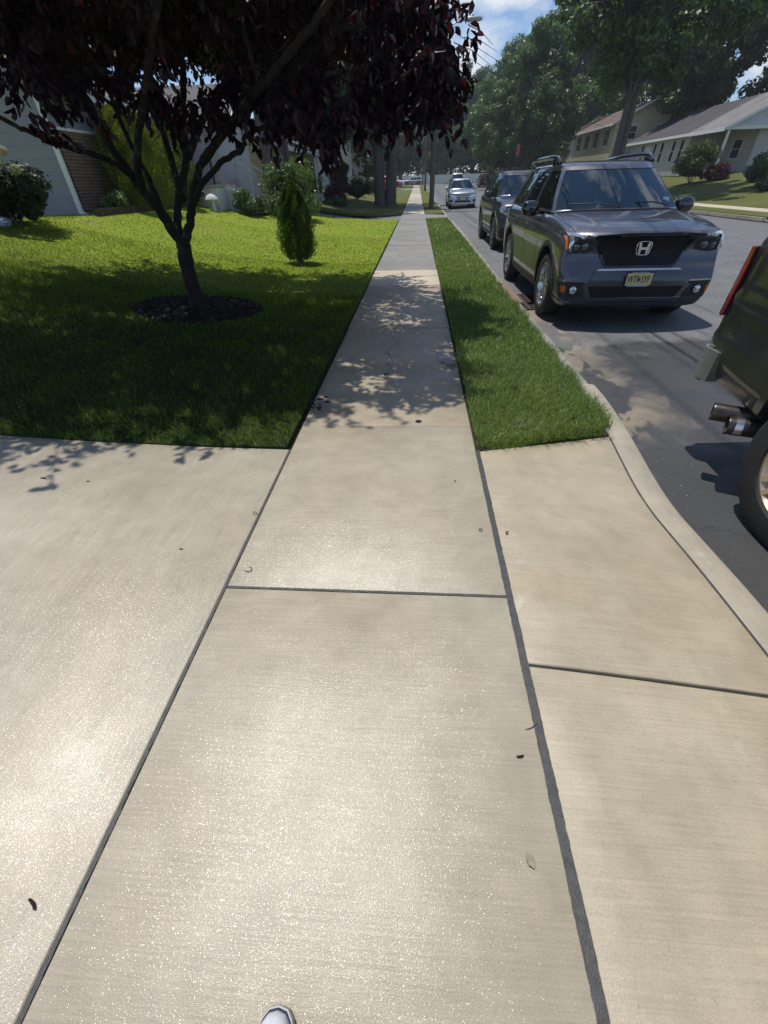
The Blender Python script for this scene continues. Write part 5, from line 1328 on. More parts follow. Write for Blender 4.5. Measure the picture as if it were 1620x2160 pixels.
    # roof rails, mirror inside, sticker
    for s in (-1, 1):
        mb = MB(); mb.tube([(s * .635, 2.28, 1.685), (s * .645, 2.42, 1.745), (s * .65, 2.75, 1.765), (s * .65, 3.5, 1.765), (s * .64, 4.1, 1.74), (s * .62, 4.25, 1.68)], [.022, .034, .03, .03, .03, .02], 8)
        mb.box(s * .65 - .03, s * .65 + .03, 2.36, 2.56, 1.66, 1.74); mb.box(s * .65 - .03, s * .65 + .03, 3.95, 4.1, 1.65, 1.72)
        mb.build('roof_rail', MT['gloss_black'], root, 50)
    mb = MB(); ellipsoid(mb, (0.02, 2.02, 1.545), (.125, .03, .04), 14, 0, .7); mb.build('inside_mirror', MT['iron'], root, 60)
    MB().box(.60, .68, 1.535, 1.537, 1.225, 1.295).build('windscreen_sticker', MT['sticker'], root)
    MB().box(-.05, .05, 1.98, 2.06, 1.585, 1.63).build('sensor_box', MT['black'], root, None, .01)
    # rear lamps and plate for the unseen end
    patch('tail_light', MT['red_lens'], root, bvh, 'b', [(.66, .92), (.93, .92)], [(.70, 1.10), (.93, 1.10)], .008, .02, 8, 5, sides=(-1, 1))
    return root
MT['grille'] = m_mesh_grille()
grey_suv()

def plain_front(p, root, bvh, style, lamp='lamp_clear'):
    F = lambda *a, **k: patch(a[0], a[1], root, bvh, 'f', *a[2:], **k)
    h = p['top'][1][1]
    F('grille', MT['grille'], [(-.36, h - .36), (.36, h - .36)], [(-.44, h - .14), (.44, h - .14)], .008, .02, 16, 5)
    mb = F('grille_bar', MT['chrome_dull'], [(-.43, h - .215), (.43, h - .215)], [(-.43, h - .185), (.43, h - .185)], .02, .02, 16, 3)
    F('grille_bar', MT['chrome_dull'], [(-.40, h - .30), (.40, h - .30)], [(-.41, h - .275), (.41, h - .275)], .02, .02, 16, 3)
    F('headlight', MT[lamp], [(.47, h - .27), (.72, h - .24), (.90, h - .17)], [(.48, h - .12), (.72, h - .07), (.915, h - .03)], .01, .02, 12, 5, sides=(-1, 1), bulge=.02)
    F('lower_grille', MT['black'], [(-.55, .33), (.55, .33)], [(-.48, .45), (.48, .45)], .01, .02, 16, 4)
    F('bumper_trim', MT['chrome_dull'], [(-.62, .285), (.62, .285)], [(-.60, .32), (.60, .32)], .016, .02, 16, 3)
    F('fog_recess', MT['black'], [(.66, .36), (.86, .37)], [(.66, .48), (.88, .50)], .008, .02, 8, 4, sides=(-1, 1))
    F('license_plate', MT['plate_yellow'], [(-.15, .46), (.15, .46)], [(-.15, .60), (.15, .60)], .035, .03, 6, 3)
def plain_rear(p, root, bvh, h0=.90, h1=1.10, w0=.58):
    B = lambda *a, **k: patch(a[0], a[1], root, bvh, 'b', *a[2:], **k)
    B('tail_light', MT['red_lens'], [(w0, h0), (.91, h0)], [(w0 + .04, h1), (.92, h1)], .012, .02, 10, 5, sides=(-1, 1), bulge=.015)
    B('rear_bumper', MT['black'], [(-.86, .36), (.86, .36)], [(-.88, .56), (.88, .56)], .012, .02, 18, 4)
    B('license_plate', MT['plate_yellow'], [(-.15, .66), (.15, .66)], [(-.15, .80), (.15, .80)], .02, .02, 6, 3)
def car(kind, name, label, loc, rz, paint, rim='alloy', style=None, glass=('glass', 'glass_side'), rails=True, cat='car', **k):
    p = base_suv(**k); p['paint'] = MT[paint]
    root = thing(name, label, cat, loc, rz)
    o, bvh = make_body(p, root); cab, cb = make_cabin(p, root, MT[glass[0]], MT[glass[1]])
    std_parts(p, root, bvh, cab, cb, MT[paint], MT[rim]); interior(p, root)
    mirrors(p, root, p['kb'][0] + .36, p['belt'] + .05, p['W'] - .02, MT[k.get('mir', paint)] if isinstance(k.get('mir', paint), str) else MT[paint], (.11, .075, .085))
    plain_front(p, root, bvh, style); plain_rear(p, root, bvh)
    if rails:
        for s in (-1, 1):
            x = p['wroof'] - .01; ya, yb = p['kr'][0] + .25, p['kr'][6] - .25; z = p['roof']
            MB().tube([(s * x, ya, z), (s * x, ya + .12, z + .065), (s * x, yb - .12, z + .06), (s * x, yb, z)], .02, 6).build('roof_rail', MT['black'], root, 50)
    return root, p
WAG = dict(L=4.80, W=.92, belt=1.02, roof=1.56, wbelt=.83, wroof=.60, rw=.345, tw=.225, axles=(.95, 3.70),
           top=[(0, .80), (.03, .84), (.10, .87), (.35, .92), (.9, .985), (1.3, 1.02), (1.6, 1.03), (4.3, 1.06), (4.68, 1.06), (4.77, 1.04), (4.80, 1.0)],
           wprof=[(0, .92), (.03, .945), (.1, .965), (.3, .985), (.9, 1), (2.4, 1), (4.2, .995), (4.6, .97), (4.73, .95), (4.80, .93)],
           bot=[(0, .26), (.06, .22), (.4, .205), (1.4, .21), (3.4, .21), (4.3, .24), (4.73, .30), (4.80, .36)], crown=[(0, .01), (.5, .035), (1.4, .03), (1.7, 0), (4.8, 0)],
           rakef=[(.2, .06), (.35, 0), (.6, .02), (.8, .08), (1.0, .16)], kb=[1.35, 2.38, 2.48, 3.32, 3.42, 4.30, 4.62], kr=[2.12, 2.56, 2.64, 3.30, 3.40, 3.98, 4.28], bow=.26)
SED = dict(WAG, L=4.65, belt=.95, roof=1.43, kb=[1.30, 2.25, 2.35, 3.1, 3.2, 3.55, 3.85], kr=[2.05, 2.42, 2.50, 2.98, 3.06, 3.18, 3.28], noq=True,
           top=[(0, .70), (.03, .74), (.10, .78), (.35, .84), (.9, .92), (1.3, .95), (1.6, .955), (3.6, .98), (4.2, .99), (4.55, .97), (4.62, .94), (4.65, .88)],
           wprof=[(0, .90), (.03, .93), (.1, .955), (.3, .98), (.9, 1), (2.4, 1), (4.0, .99), (4.45, .96), (4.58, .94), (4.65, .91)],
           bot=[(0, .24), (.06, .20), (.4, .19), (1.4, .19), (3.4, .19), (4.2, .22), (4.58, .30), (4.65, .36)], crown=[(0, .01), (.5, .03), (1.4, .02), (1.7, 0), (4.65, .02)], roofdrop=.02)
car('suv', 'suv', 'glossy black SUV parked close behind the violet grey one', (3.05, 12.9, float(hroad(2.9, 14))), 0, 'paint_black', 'alloy_dark', W=.97, belt=1.15, roof=1.66, wroof=.66)
car('wagon', 'station_wagon', 'silver station wagon with roof rails facing the viewer beyond the pole', (3.02, 34.3, float(hroad(3, 36))), 0, 'paint_silver', 'alloy', **WAG)
car('suv', 'suv', 'maroon SUV seen from behind at the far kerb', (10.7, 88.6, float(hroad(10.6, 86))), PI, 'paint_maroon', 'alloy_dark', glass=('glass_side', 'glass_side'))
car('sedan', 'sedan', 'red saloon across the far driveway, half hidden by the maple trunk', (-2.5, 83.0, float(hl(-4.6, 83)) - .03), PI / 2, 'paint_red', 'alloy', rails=False, **SED)
car('wagon', 'hatchback', 'white hatchback parked behind the red saloon', (-2.0, 87.5, float(hl(-4.0, 87.5)) - .03), PI / 2, 'paint_white', 'alloy', rails=False, **WAG)
car('wagon', 'hatchback', 'pale grey hatchback crossing at the end of the pavement', (-3.5, 119.3, float(rise(119)) - .13), -PI / 2, 'paint_steel', 'alloy', rails=False, **WAG)
car('suv', 'suv', 'red and white vehicle seen over the roof of the silver wagon', (5.4, 70.5, float(hroad(5.5, 70))), 0, 'paint_red', 'alloy', roof=1.9, cabin_paint=MT['paint_white'], rails=False, W=.98)

# ---------------------------------------------------------------- the dark pickup at the right edge (rear corner in view)
def pickup():
    L, W = 5.6, .98; yr = 2.93
    root = thing('pickup_truck', 'dark pickup truck cut by the right edge, showing its rear wheel and red tail light', 'truck', (2.83, yr - L, -.155 + .012))
    zt = 1.33
    p = dict(L=L, W=W, belt=1.30, roof=1.86, wbelt=.87, wroof=.70, axles=(.95, 4.42), rw=.40, tw=.27, paint=MT['paint_truck'], handle=MT['chrome_dull'],
             wprof=[(0, .92), (.05, .95), (.2, .98), (.9, 1), (4.6, 1), (5.2, 1.0), (5.45, .995), (5.56, .985), (5.6, .96)],
             top=[(0, 1.04), (.1, 1.10), (.4, 1.14), (1.3, 1.20), (1.7, 1.28), (2.2, zt), (5.5, zt), (5.6, zt - .01)],
             bot=[(0, .45), (.1, .40), (1.4, .44), (3.9, .44), (5.0, .48), (5.25, .50), (5.45, .52), (5.6, .54)],
             crown=[(0, .01), (.6, .03), (1.6, .02), (2.2, 0), (5.6, 0)], bowf=.14, bowb=.05, rakef=[(.4, 0), (1.2, .08)], rakeb=[(.4, .03), (.6, .02), (.75, .02), (.88, .05), (1.3, .07)],
             sec=[(0, 0), (.6, 0), (.90, .0), (.945, .05), (.965, .16), (.985, .30), (.978, .345), (.99, .50), (1.0, .60), (.985, .665), (.982, .74), (.978, .84), (.972, .925), (.955, .965), (.90, .99), (.5, 1.0), (0, 1.0)],
             kb=[1.75, 2.55, 2.65, 3.05, 3.12, 3.2, 3.28], kr=[2.25, 2.62, 2.70, 3.0, 3.06, 3.10, 3.14], bow=.2, noq=True, nsp=6, rr=.62)
    o, bvh = make_body(p, root)
    # open bed: cut out of the rear body
    cut = MB().box(-.80, .80, 3.42, 5.52, .80, 1.6); cm = cut.mesh('c'); cm.materials.append(p['paint']); co = bpy.data.objects.new('c', cm); COL.objects.link(co); co.parent = root
    b = o.modifiers.new('bed', 'BOOLEAN'); b.object = co; b.operation = 'DIFFERENCE'; b.solver = 'EXACT'; apply_mods(o); bpy.data.objects.remove(co); sharp(o.data, 38)
    make_cabin(p, root, MT['glass'], MT['glass_side']); p['arch'] = False
    std_parts(p, root, bvh, None, None, MT['paint_truck'], MT['bronze']); interior(p, root)
    for ya in p['axles']:
        ra = p['rw'] + .068; th = np.linspace(-.12, PI + .12, 22)
        patch('arch_trim', MT['paint_truck'], root, bvh, 's', [(ya + ra * math.cos(t_), p['rw'] + .02 + ra * math.sin(t_)) for t_ in th], [(ya + (ra + .05) * math.cos(t_), p['rw'] + .02 + (ra + .05) * math.sin(t_)) for t_ in th], .012, .02, 22, 3, sides=(-1, 1))
    # corner tail lights wrap round the bed corner
    for s in (-1, 1):
        mb = MB(); pts = []
        for z in np.linspace(.885, 1.235, 9):
            xs = W * .985 - .02 * (z - .9); yc = L - .115 - .05 * (z - .9)
            tw_ = .022 + .016 * math.sin(PI * (z - .885) / .35)
            pts += [(s * (xs + .010), yc - tw_ * .85, z), (s * (xs + .013), yc - .01, z), (s * (xs - .01), yc + .040, z), (s * (xs - .07), yc + .062, z), (s * (xs - .12), yc + .045, z)]
        n = 5; mb.add(pts, [(i * n + j, i * n + j + 1, (i + 1) * n + j + 1, (i + 1) * n + j) for i in range(8) for j in range(4)] + [tuple(range(5)), tuple(40 + k for k in range(5))])
        mb.build('tail_light', MT['red_lens'], root, 50)
    # rear bumper with step and rounded ends
    prof = [(.0, .50), (.10, .50), (.155, .53), (.165, .60), (.165, .66), (.15, .70), (.12, .715), (.0, .715)]
    mb = MB(); xs = [-.96, -.955, -.93, -.85, -.4, 0, .4, .85, .93, .955, .96]; V_ = []
    for x in xs:
        k = 1 - max(0, (abs(x) - .80) / .17) ** 2 * .75
        V_ += [(x, L - .17 + d * k, z) for d, z in prof]
    n = len(prof); mb.add(V_, [(i * n + j, i * n + (j + 1) % n, (i + 1) * n + (j + 1) % n, (i + 1) * n + j) for i in range(len(xs) - 1) for j in range(n)] + [tuple(range(n)), tuple((len(xs) - 1) * n + k for k in range(n))])
    for s in (-1, 1):     # bumper end returning along the side
        V_ = []
        for y_, g in ((L - .25, .006), (L - .22, .010), (L - .12, .010), (L - .065, -.02)): V_ += [(s * (.962 + g), y_, z) for z in (.52, .60, .70)] + [(s * .90, y_, z) for z in (.70, .60, .52)]
        mb.add(V_, [(i * 6 + j, i * 6 + (j + 1) % 6, (i + 1) * 6 + (j + 1) % 6, (i + 1) * 6 + j) for i in range(3) for j in range(6)] + [tuple(range(6)), tuple(18 + k for k in range(6))])
    bp = mb.build('rear_bumper', MT['bumper'], root, 40)
    MB().box(-.5, .5, L - .07, L + .03, .7155, .722).build('step_pad', MT['black'], bp)
    # twin side exit exhaust behind the rear wheel
    for k, (a, b) in enumerate((((-1.00, 5.12, .425), (-.55, 4.85, .44)), ((-.98, 4.985, .40), (-.5, 4.75, .43)))):
        d = Vector(b) - Vector(a); mb = MB(); mb.tube([a, Vector(a) + d * .5, b], [.052, .052, .05], 20, cap=False); mb.tube([a, Vector(a) + d * .5], [.046, .046], 20, cap=False); mb.tube([Vector(a) + d * .06, Vector(a) + d * .07], [.046, .0005], 20, cap=False)
        u = d.normalized(); mb.tube([Vector(a) - u * .002, Vector(a) + u * .004], [.0525, .0535], 20, cap=False)
        e = mb.build('exhaust_tip', MT['tip'], root, 50)
        if k: MB().tube([Vector(a) + d * .06, Vector(a) + d * .13], [.0535, .0535], 20, cap=False).build('tip_band', MT['chrome_dull'], e, 50)
    mb = MB(); mb.tube([(-.6, 4.86, .44), (-.2, 4.7, .46), (.1, 4.2, .46)], .06, 12); mb.build('silencer', MT['rust'], root, 50)
    plain_front(p, root, bvh, None); mirrors(p, root, 2.15, 1.42, 1.0, MT['gloss_black'], (.12, .07, .12))
    return root
MT['tip'] = m_plain('sooty steel', (.07, .062, .058), .35, .7, .3, 25)
pickup()

# ---------------------------------------------------------------- the viewer's shoe
sh = thing('sneaker', 'white canvas sneaker with grey toe rim at the bottom edge', 'shoe', (-.262, -.30, .0))
def foot(w, l, prof):
    V_ = []; n = 24
    for s, z in prof:
        for j in range(n):
            a = 2 * PI * j / n; c, s_ = math.cos(a), math.sin(a); yy = s_ * l / 2 * s
            tap = 1 - .16 * max(0, -s_); V_.append((math.copysign(abs(c) ** .72, c) * w / 2 * s * tap, math.copysign(abs(s_) ** .9, s_) * l / 2 * s + l / 2, z))
    return V_, [(i * n + j, i * n + (j + 1) % n, (i + 1) * n + (j + 1) % n, (i + 1) * n + j) for i in range(len(prof) - 1) for j in range(n)] + [tuple(range(n)), tuple((len(prof) - 1) * n + k for k in range(n))]
MB().add(*foot(.108, .300, [(.97, .0), (1, .006), (1, .026), (.985, .032)])).build('sole', MT['rubber_grey'], sh, 50)
MB().add(*foot(.100, .290, [(1.0, .030), (1.0, .036), (.985, .038)])).build('piping', MT['navy'], sh, 50).location = (0, .005, 0)
up = foot(.095, .282, [(1.0, .036), (.985, .048), (.93, .062), (.80, .074), (.6, .082), (.3, .086)])
V_ = [(x, y_, z + (.030 * max(0, .14 - y_) / .14 if z > .05 else 0)) for x, y_, z in up[0]]
MB().add(V_, up[1]).build('upper', MT['fabric_white'], sh, 60).location = (0, .009, 0)
mb = MB()
for k in range(4): mb.tube([(-.026, .12 + .022 * k, .088 - .002 * k), (0, .125 + .022 * k, .094 - .003 * k), (.026, .12 + .022 * k, .088 - .002 * k)], .003, 6)
mb.build('laces', MT['fabric_white'], sh, 60)
# ================================================================== BUILDINGS AND STREET FURNITURE
def gable_block(root, x0, x1, y0, y1, zg, ze, ridge, axis, wall, roof, oh=.35, wall_ends=None, name_wall='wall'):
    """walls with gables; axis 'y' ridge runs along y. roof slabs with overhang, fascia boards"""
    mb = MB()
    if axis == 'y':
        xm = (x0 + x1) / 2; mb.prism([(x0, zg), (x1, zg), (x1, ze), (xm, ridge), (x0, ze)], y0, y1, 'y')
    else:
        ym = (y0 + y1) / 2; mb.prism([(y0, zg), (y1, zg), (y1, ze), (ym, ridge), (y0, ze)], x0, x1, 'x')
    o = mb.build(name_wall, wall, root)
    r = MB(); th = .14; f = MB()
    if axis == 'y':
        k = (ridge - ze) / (xm - x0)
        for s, xe in ((-1, x0), (1, x1)):
            xo = xe + s * oh; zo = ze - oh * k
            r.add([(xo, y0 - oh, zo + .03), (xo, y1 + oh, zo + .03), (xm, y1 + oh, ridge + .03), (xm, y0 - oh, ridge + .03), (xo, y0 - oh, zo + .03 + th), (xo, y1 + oh, zo + .03 + th), (xm, y1 + oh, ridge + .03 + th), (xm, y0 - oh, ridge + .03 + th)],
                  [(0, 1, 2, 3), (4, 7, 6, 5), (0, 4, 5, 1), (1, 5, 6, 2), (3, 7, 4, 0)])
            f.bar((xo + s * .012, y0 - oh, zo + .07), (xo + s * .012, y1 + oh, zo + .07), .02, .2)
            for yy in (y0 - oh - .012, y1 + oh + .012): f.bar((xo, yy, zo + .10), (xm, yy, ridge + .10), .02, .17)
    else:
        k = (ridge - ze) / (ym - y0)
        for s, ye in ((-1, y0), (1, y1)):
            yo = ye + s * oh; zo = ze - oh * k
            r.add([(x0 - oh, yo, zo + .03), (x1 + oh, yo, zo + .03), (x1 + oh, ym, ridge + .03), (x0 - oh, ym, ridge + .03), (x0 - oh, yo, zo + .03 + th), (x1 + oh, yo, zo + .03 + th), (x1 + oh, ym, ridge + .03 + th), (x0 - oh, ym, ridge + .03 + th)],
                  [(0, 1, 2, 3), (4, 7, 6, 5), (0, 4, 5, 1), (1, 5, 6, 2), (3, 7, 4, 0)])
            f.bar((x0 - oh, yo + s * .012, zo + .07), (x1 + oh, yo + s * .012, zo + .07), .02, .2)
            for xx in (x0 - oh - .012, x1 + oh + .012): f.bar((xx, yo, zo + .10), (xx, ym, ridge + .10), .02, .17)
    r.build('roof', roof, root); f.build('fascia', MT['trim'], root)
    return o
def window(root, face, c, w_, h, d=1, shutters=None, bars=True):
    """face 'x': in a wall at x=c[0] facing sign d; 'y' likewise. c = centre"""
    g = MB(); fr = MB(); t_ = .06
    def bx(mb, u0, u1, z0, z1, p0, p1):
        if face == 'x': mb.box(min(c[0] + d * p0, c[0] + d * p1), max(c[0] + d * p0, c[0] + d * p1), c[1] + u0, c[1] + u1, c[2] + z0, c[2] + z1)
        else: mb.box(c[0] + u0, c[0] + u1, min(c[1] + d * p0, c[1] + d * p1), max(c[1] + d * p0, c[1] + d * p1), c[2] + z0, c[2] + z1)
    bx(g, -w_ / 2, w_ / 2, -h / 2, h / 2, -.02, .012); 
    bx(fr, -w_ / 2 - t_, -w_ / 2, -h / 2, h / 2, -.02, .05); bx(fr, w_ / 2, w_ / 2 + t_, -h / 2, h / 2, -.02, .05)
    bx(fr, -w_ / 2 - t_, w_ / 2 + t_, h / 2, h / 2 + t_, -.02, .055); bx(fr, -w_ / 2 - t_ - .02, w_ / 2 + t_ + .02, -h / 2 - t_, -h / 2, -.02, .075)
    if bars: bx(fr, -w_ / 2, w_ / 2, -.02, .02, -.02, .035)
    wn = fr.build('window', MT['trim'], root); g.build('pane', MT['pane'], wn)
    if shutters:
        for s in (-1, 1):
            sm = MB(); u = s * (w_ / 2 + t_ + .17); bx(sm, u - .16, u + .16, -h / 2, h / 2, -.02, .04); sm.build('shutter', MT[shutters], root)
def door(root, face, c, w_, h, d, mat='trim'):
    mb = MB(); fr = MB()
    def bx(m_, u0, u1, z0, z1, p0, p1):
        if face == 'x': m_.box(min(c[0] + d * p0, c[0] + d * p1), max(c[0] + d * p0, c[0] + d * p1), c[1] + u0, c[1] + u1, c[2] + z0, c[2] + z1)
        else: m_.box(c[0] + u0, c[0] + u1, min(c[1] + d * p0, c[1] + d * p1), max(c[1] + d * p0, c[1] + d * p1), c[2] + z0, c[2] + z1)
    bx(mb, -w_ / 2, w_ / 2, 0, h, -.02, .02); o = mb.build('door', MT[mat], root)
    bx(fr, -w_ / 2 - .08, -w_ / 2, 0, h, -.02, .05); bx(fr, w_ / 2, w_ / 2 + .08, 0, h, -.02, .05); bx(fr, -w_ / 2 - .08, w_ / 2 + .08, h, h + .08, -.02, .055); fr.build('door_frame', MT['trim'], o)
    h_ = MB(); bx(h_, w_ / 2 - .1, w_ / 2 - .06, .95, 1.05, .02, .06); h_.build('handle', MT['chrome_dull'], o)

# first house: white shingle gable end, brick below along the front
H1 = thing('house', 'white shingled house with brown brick front beside the plum tree', 'house', (-9.0, 13.1, .85))
def rel(h): return Vector(h.location)
def hb(root, fn):                      # build a child with coordinates given in the world
    n0 = len(root.children); fn(); 
    for ch in root.children:
        if 'moved' not in ch.keys():
            ch.location = ch.location - Vector(root.location); ch['moved'] = 1
def finish(root):
    for ch in root.children:
        if 'moved' in ch.keys(): del ch['moved']
def b1():
    gable_block(H1, -17.5, -9.0, 13.1, 21.0, .6, 3.45, 5.4, 'y', MT['siding_white'], MT['shingle_grey'], .4)
    mb = MB(); mb.box(-9.06, -8.93, 13.14, 20.9, .6, 2.62); mb.build('brick_facing', MT['brick'], H1)
    MB().box(-9.06, -8.90, 13.13, 20.9, 2.622, 2.68).build('brick_sill', MT['trim'], H1)
    mb = MB(); mb.box(-9.07, -8.96, 13.03, 13.095, .95, 3.38); mb.bar((-8.98, 13.05, .97), (-8.7, 12.9, .88), .07, .06); mb.build('downspout', MT['trim'], H1)
    # projecting wing with lavender siding
    gable_block(H1, -12.5, -7.35, 21.02, 23.2, .5, 3.42, 4.35, 'x', MT['siding_lav'], MT['shingle_grey'], .3, name_wall='wing_wall')
    window(H1, 'x', (-8.93, 15.6, 2.2), 1.4, 1.1, 1); window(H1, 'x', (-8.93, 17.6, 1.95), .9, 1.5, 1)
    door(H1, 'x', (-8.93, 19.3, 1.5), .92, 2.02, 1)
hb(H1, b1); finish(H1)
PR = thing('porch', 'white masonry porch with pale metal railings and steps', 'porch', (-8.9, 18.3, .8))
def bp():
    MB().box(-8.89, -7.25, 18.35, 20.9, .6, 1.42).build('platform', MT['stone_white'], PR, None, .01)
    MB().box(-8.89, -7.20, 18.30, 20.95, 1.422, 1.50).build('slab', MT['curb'], PR, None, .01)
    mb = MB()
    for k in range(4): mb.box(-7.245 + .30 * k, -7.25 + .30 * (k + 1), 19.2, 20.9, .6, 1.36 - .17 * k)
    mb.build('step', MT['stone_white'], PR, None, .01)
    def rail(a, b, n):
        rl = MB(); a, b = Vector(a), Vector(b)
        rl.bar(a + Vector((0, 0, .92)), b + Vector((0, 0, .92)), .05, .04); rl.bar(a + Vector((0, 0, .12)), b + Vector((0, 0, .12)), .03, .03)
        for k in range(n + 1):
            q = a.lerp(b, k / n); w2 = .045 if k in (0, n) else .016; rl.bar(q + Vector((0, 0, .0 if k in (0, n) else .12)), q + Vector((0, 0, .92)), w2)
        rl.build('railing', MT['iron'], PR)
    rail((-8.85, 18.38, 1.5), (-7.27, 18.38, 1.5), 12); rail((-7.27, 18.38, 1.5), (-7.27, 19.15, 1.5), 6)
    rail((-7.24, 19.23, 1.47), (-5.99, 19.23, .84), 9); rail((-7.24, 20.86, 1.47), (-5.99, 20.86, .84), 9)
hb(PR, bp); finish(PR)
e = thing('garden_edging', 'dark timber edging along the bed in front of the white house', 'edging', (-8.05, 12.2, .9))
for k in range(3):
    y0 = 2.02 * k; z0 = float(hl(-8.05, 12.2)) - .9
    MB().box(-.07, .07, y0, y0 + 2.0, z0 - .05, z0 + .13).build('timber', MT['timber'], e, None, .012)
m_ = thing('garden_ornament', 'white mushroom shaped garden ornament by the porch bed', 'ornament', (-7.3, 17.85, float(hl(-7.3, 17.85)) - .01))
MB().lathe([(.10, 0), (.085, .1), (.075, .25), (.09, .34), (.001, .36)], 16).build('stalk', MT['stone_white'], m_, 50)
MB().lathe([(.001, .30), (.19, .32), (.215, .345), (.19, .40), (.12, .47), (.001, .51)], 20).build('cap', MT['stone_white'], m_, 50)

# yellow house
H2 = thing('house', 'yellow sided house with white eaves behind the two trunks', 'house', (-7.7, 28.6, .7))
def b2():
    gable_block(H2, -16.2, -7.75, 28.6, 41.0, .4, 3.15, 4.75, 'y', MT['siding_yellow'], MT['shingle_grey'], .55)
    window(H2, 'x', (-7.75, 31.0, 2.05), 1.6, 1.15, 1, 'iron_dark'); window(H2, 'x', (-7.75, 38.3, 2.05), 1.3, 1.15, 1, 'iron_dark'); door(H2, 'x', (-7.75, 34.6, .95), .95, 2.0, 1, 'paint_maroon')
    MB().box(-7.74, -6.3, 33.2, 40.6, .4, .95).build('porch_floor', MT['stone_white'], H2)
    for y_ in (33.4, 36.0, 38.4, 40.4): MB().box(-6.5, -6.38, y_ - .06, y_ + .06, .951, 2.78).build('porch_post', MT['trim'], H2)
    r = MB(); r.add([(-7.2, 33.0, 3.06), (-6.1, 33.0, 2.76), (-6.1, 40.9, 2.76), (-7.2, 40.9, 3.06), (-7.2, 33.0, 3.16), (-6.1, 33.0, 2.86), (-6.1, 40.9, 2.86), (-7.2, 40.9, 3.16)], [(0, 1, 2, 3), (4, 7, 6, 5), (0, 4, 5, 1), (1, 5, 6, 2), (2, 6, 7, 3), (3, 7, 4, 0)]); r.build('porch_roof', MT['trim'], H2)
hb(H2, b2); finish(H2)
H3 = thing('house', 'tall pale grey two storey house beyond the yellow one', 'house', (-7, 50, .6))
def b3():
    gable_block(H3, -15.5, -7.0, 50, 60, .3, 5.6, 7.9, 'y', MT['siding_grey'], MT['shingle_grey'], .35)
    for y_ in (51.6, 54.2, 57.0): window(H3, 'x', (-7, y_, 4.5), .9, 1.3, 1, 'iron_dark')
    for y_ in (51.6, 57.4): window(H3, 'x', (-7, y_, 1.95), 1.1, 1.3, 1, 'iron_dark')
    door(H3, 'x', (-7, 54.4, .8), .95, 2.0, 1); window(H3, 'y', (-10.5, 50, 4.4), .9, 1.2, -1)
    MB().box(-7.06, -6.94, 59.86, 59.98, .8, 5.5).build('downspout', MT['trim'], H3)
hb(H3, b3); finish(H3)
H4 = thing('house', 'far white house with front steps, left of the maple trunk', 'house', (-7.3, 66, .6))
def b4():
    gable_block(H4, -15.5, -7.3, 66, 77, .3, 4.4, 6.4, 'y', MT['siding_white'], MT['shingle_dark'], .35)
    for y_ in (67.6, 70.2, 75): window(H4, 'x', (-7.3, y_, 2.9), 1.0, 1.3, 1, 'iron_dark')
    door(H4, 'x', (-7.3, 72.6, 1.5), .95, 2.0, 1)
    mb = MB()
    for k in range(4): mb.box(-7.28 + .3 * k + (0 if k == 0 else .002), -7.28 + .3 * (k + 1), 71.8, 73.4, .3, 1.48 - .2 * k)
    mb.build('step', MT['stone_white'], H4)
    for y_ in (71.8, 73.4):
        mb = MB(); mb.bar((-7.2, y_, 2.4), (-5.9, y_, 1.55), .05); mb.bar((-5.9, y_, .7), (-5.9, y_, 1.57), .05); mb.build('railing', MT['trim'], H4)
hb(H4, b4); finish(H4)

# across the street
H5 = thing('house', 'long white ranch house with dark roof and an open carport at its near end', 'house', (24, 45.5, 1.2))
def b5():
    Z0 = float(hr(26, 50)) - .15
    gable_block(H5, 24.4, 33.4, 51.2, 64.5, Z0, 4.2, 6.3, 'y', MT['siding_ranch'], MT['shingle_dark'], .5)
    # carport roof carried on posts, blue-white gable
    xm = 28.9; k = (6.3 - 4.2) / 4.5
    mb = MB(); mb.prism([(24.2, 4.18), (33.6, 4.18), (xm, 6.2)], 45.55, 45.75, 'y'); mb.build('gable_panel', MT['gable_blue'], H5)
    r = MB()
    for s, xe in ((-1, 24.4), (1, 33.4)):
        xo = xe + s * .5; zo = 4.2 - .5 * k
        r.add([(xo, 45.2, zo + .03), (xo, 50.69, zo + .03), (xm, 50.69, 6.33), (xm, 45.2, 6.33), (xo, 45.2, zo + .17), (xo, 50.69, zo + .17), (xm, 50.69, 6.47), (xm, 45.2, 6.47)], [(0, 1, 2, 3), (4, 7, 6, 5), (0, 4, 5, 1), (1, 5, 6, 2), (2, 6, 7, 3), (3, 7, 4, 0)])
    r.build('carport_roof', MT['shingle_grey'], H5)
    f = MB()
    for s, xe in ((-1, 24.4), (1, 33.4)): xo = xe + s * .52; f.bar((xo, 45.2, 4.03), (xo, 50.69, 4.03), .03, .26); f.bar((xo - s * .02, 45.17, 4.05), (xm, 45.17, 6.42), .03, .2)
    f.bar((24.1, 45.64, 4.08), (33.7, 45.64, 4.08), .24, .2); f.build('carport_beam', MT['trim'], H5)
    for x in (24.45, 33.3): MB().box(x - .08, x + .08, 45.56, 45.72, Z0, 3.98).build('post', MT['trim'], H5)
    mb = MB(); mb.box(27.2, 33.0, 46.3, 51.1, Z0, 4.15); mb.build('carport_wall', MT['siding_ranch'], H5)
    window(H5, 'y', (29.0, 46.3, 3.1), 1.4, 1.2, -1); window(H5, 'x', (27.2, 48.6, 2.9), 1.2, 1.2, -1)
    for y_ in (52.4, 54.0, 56.4, 58.0, 61.0): window(H5, 'x', (24.4, y_, 3.05), .62, 1.5, -1)
    door(H5, 'x', (24.4, 59.6, Z0 + .3), .95, 2.05, -1)
hb(H5, b5); finish(H5)
H6 = thing('house', 'cream sided house with brown roof behind the twin trunked maple', 'house', (22.6, 66, 2.0))
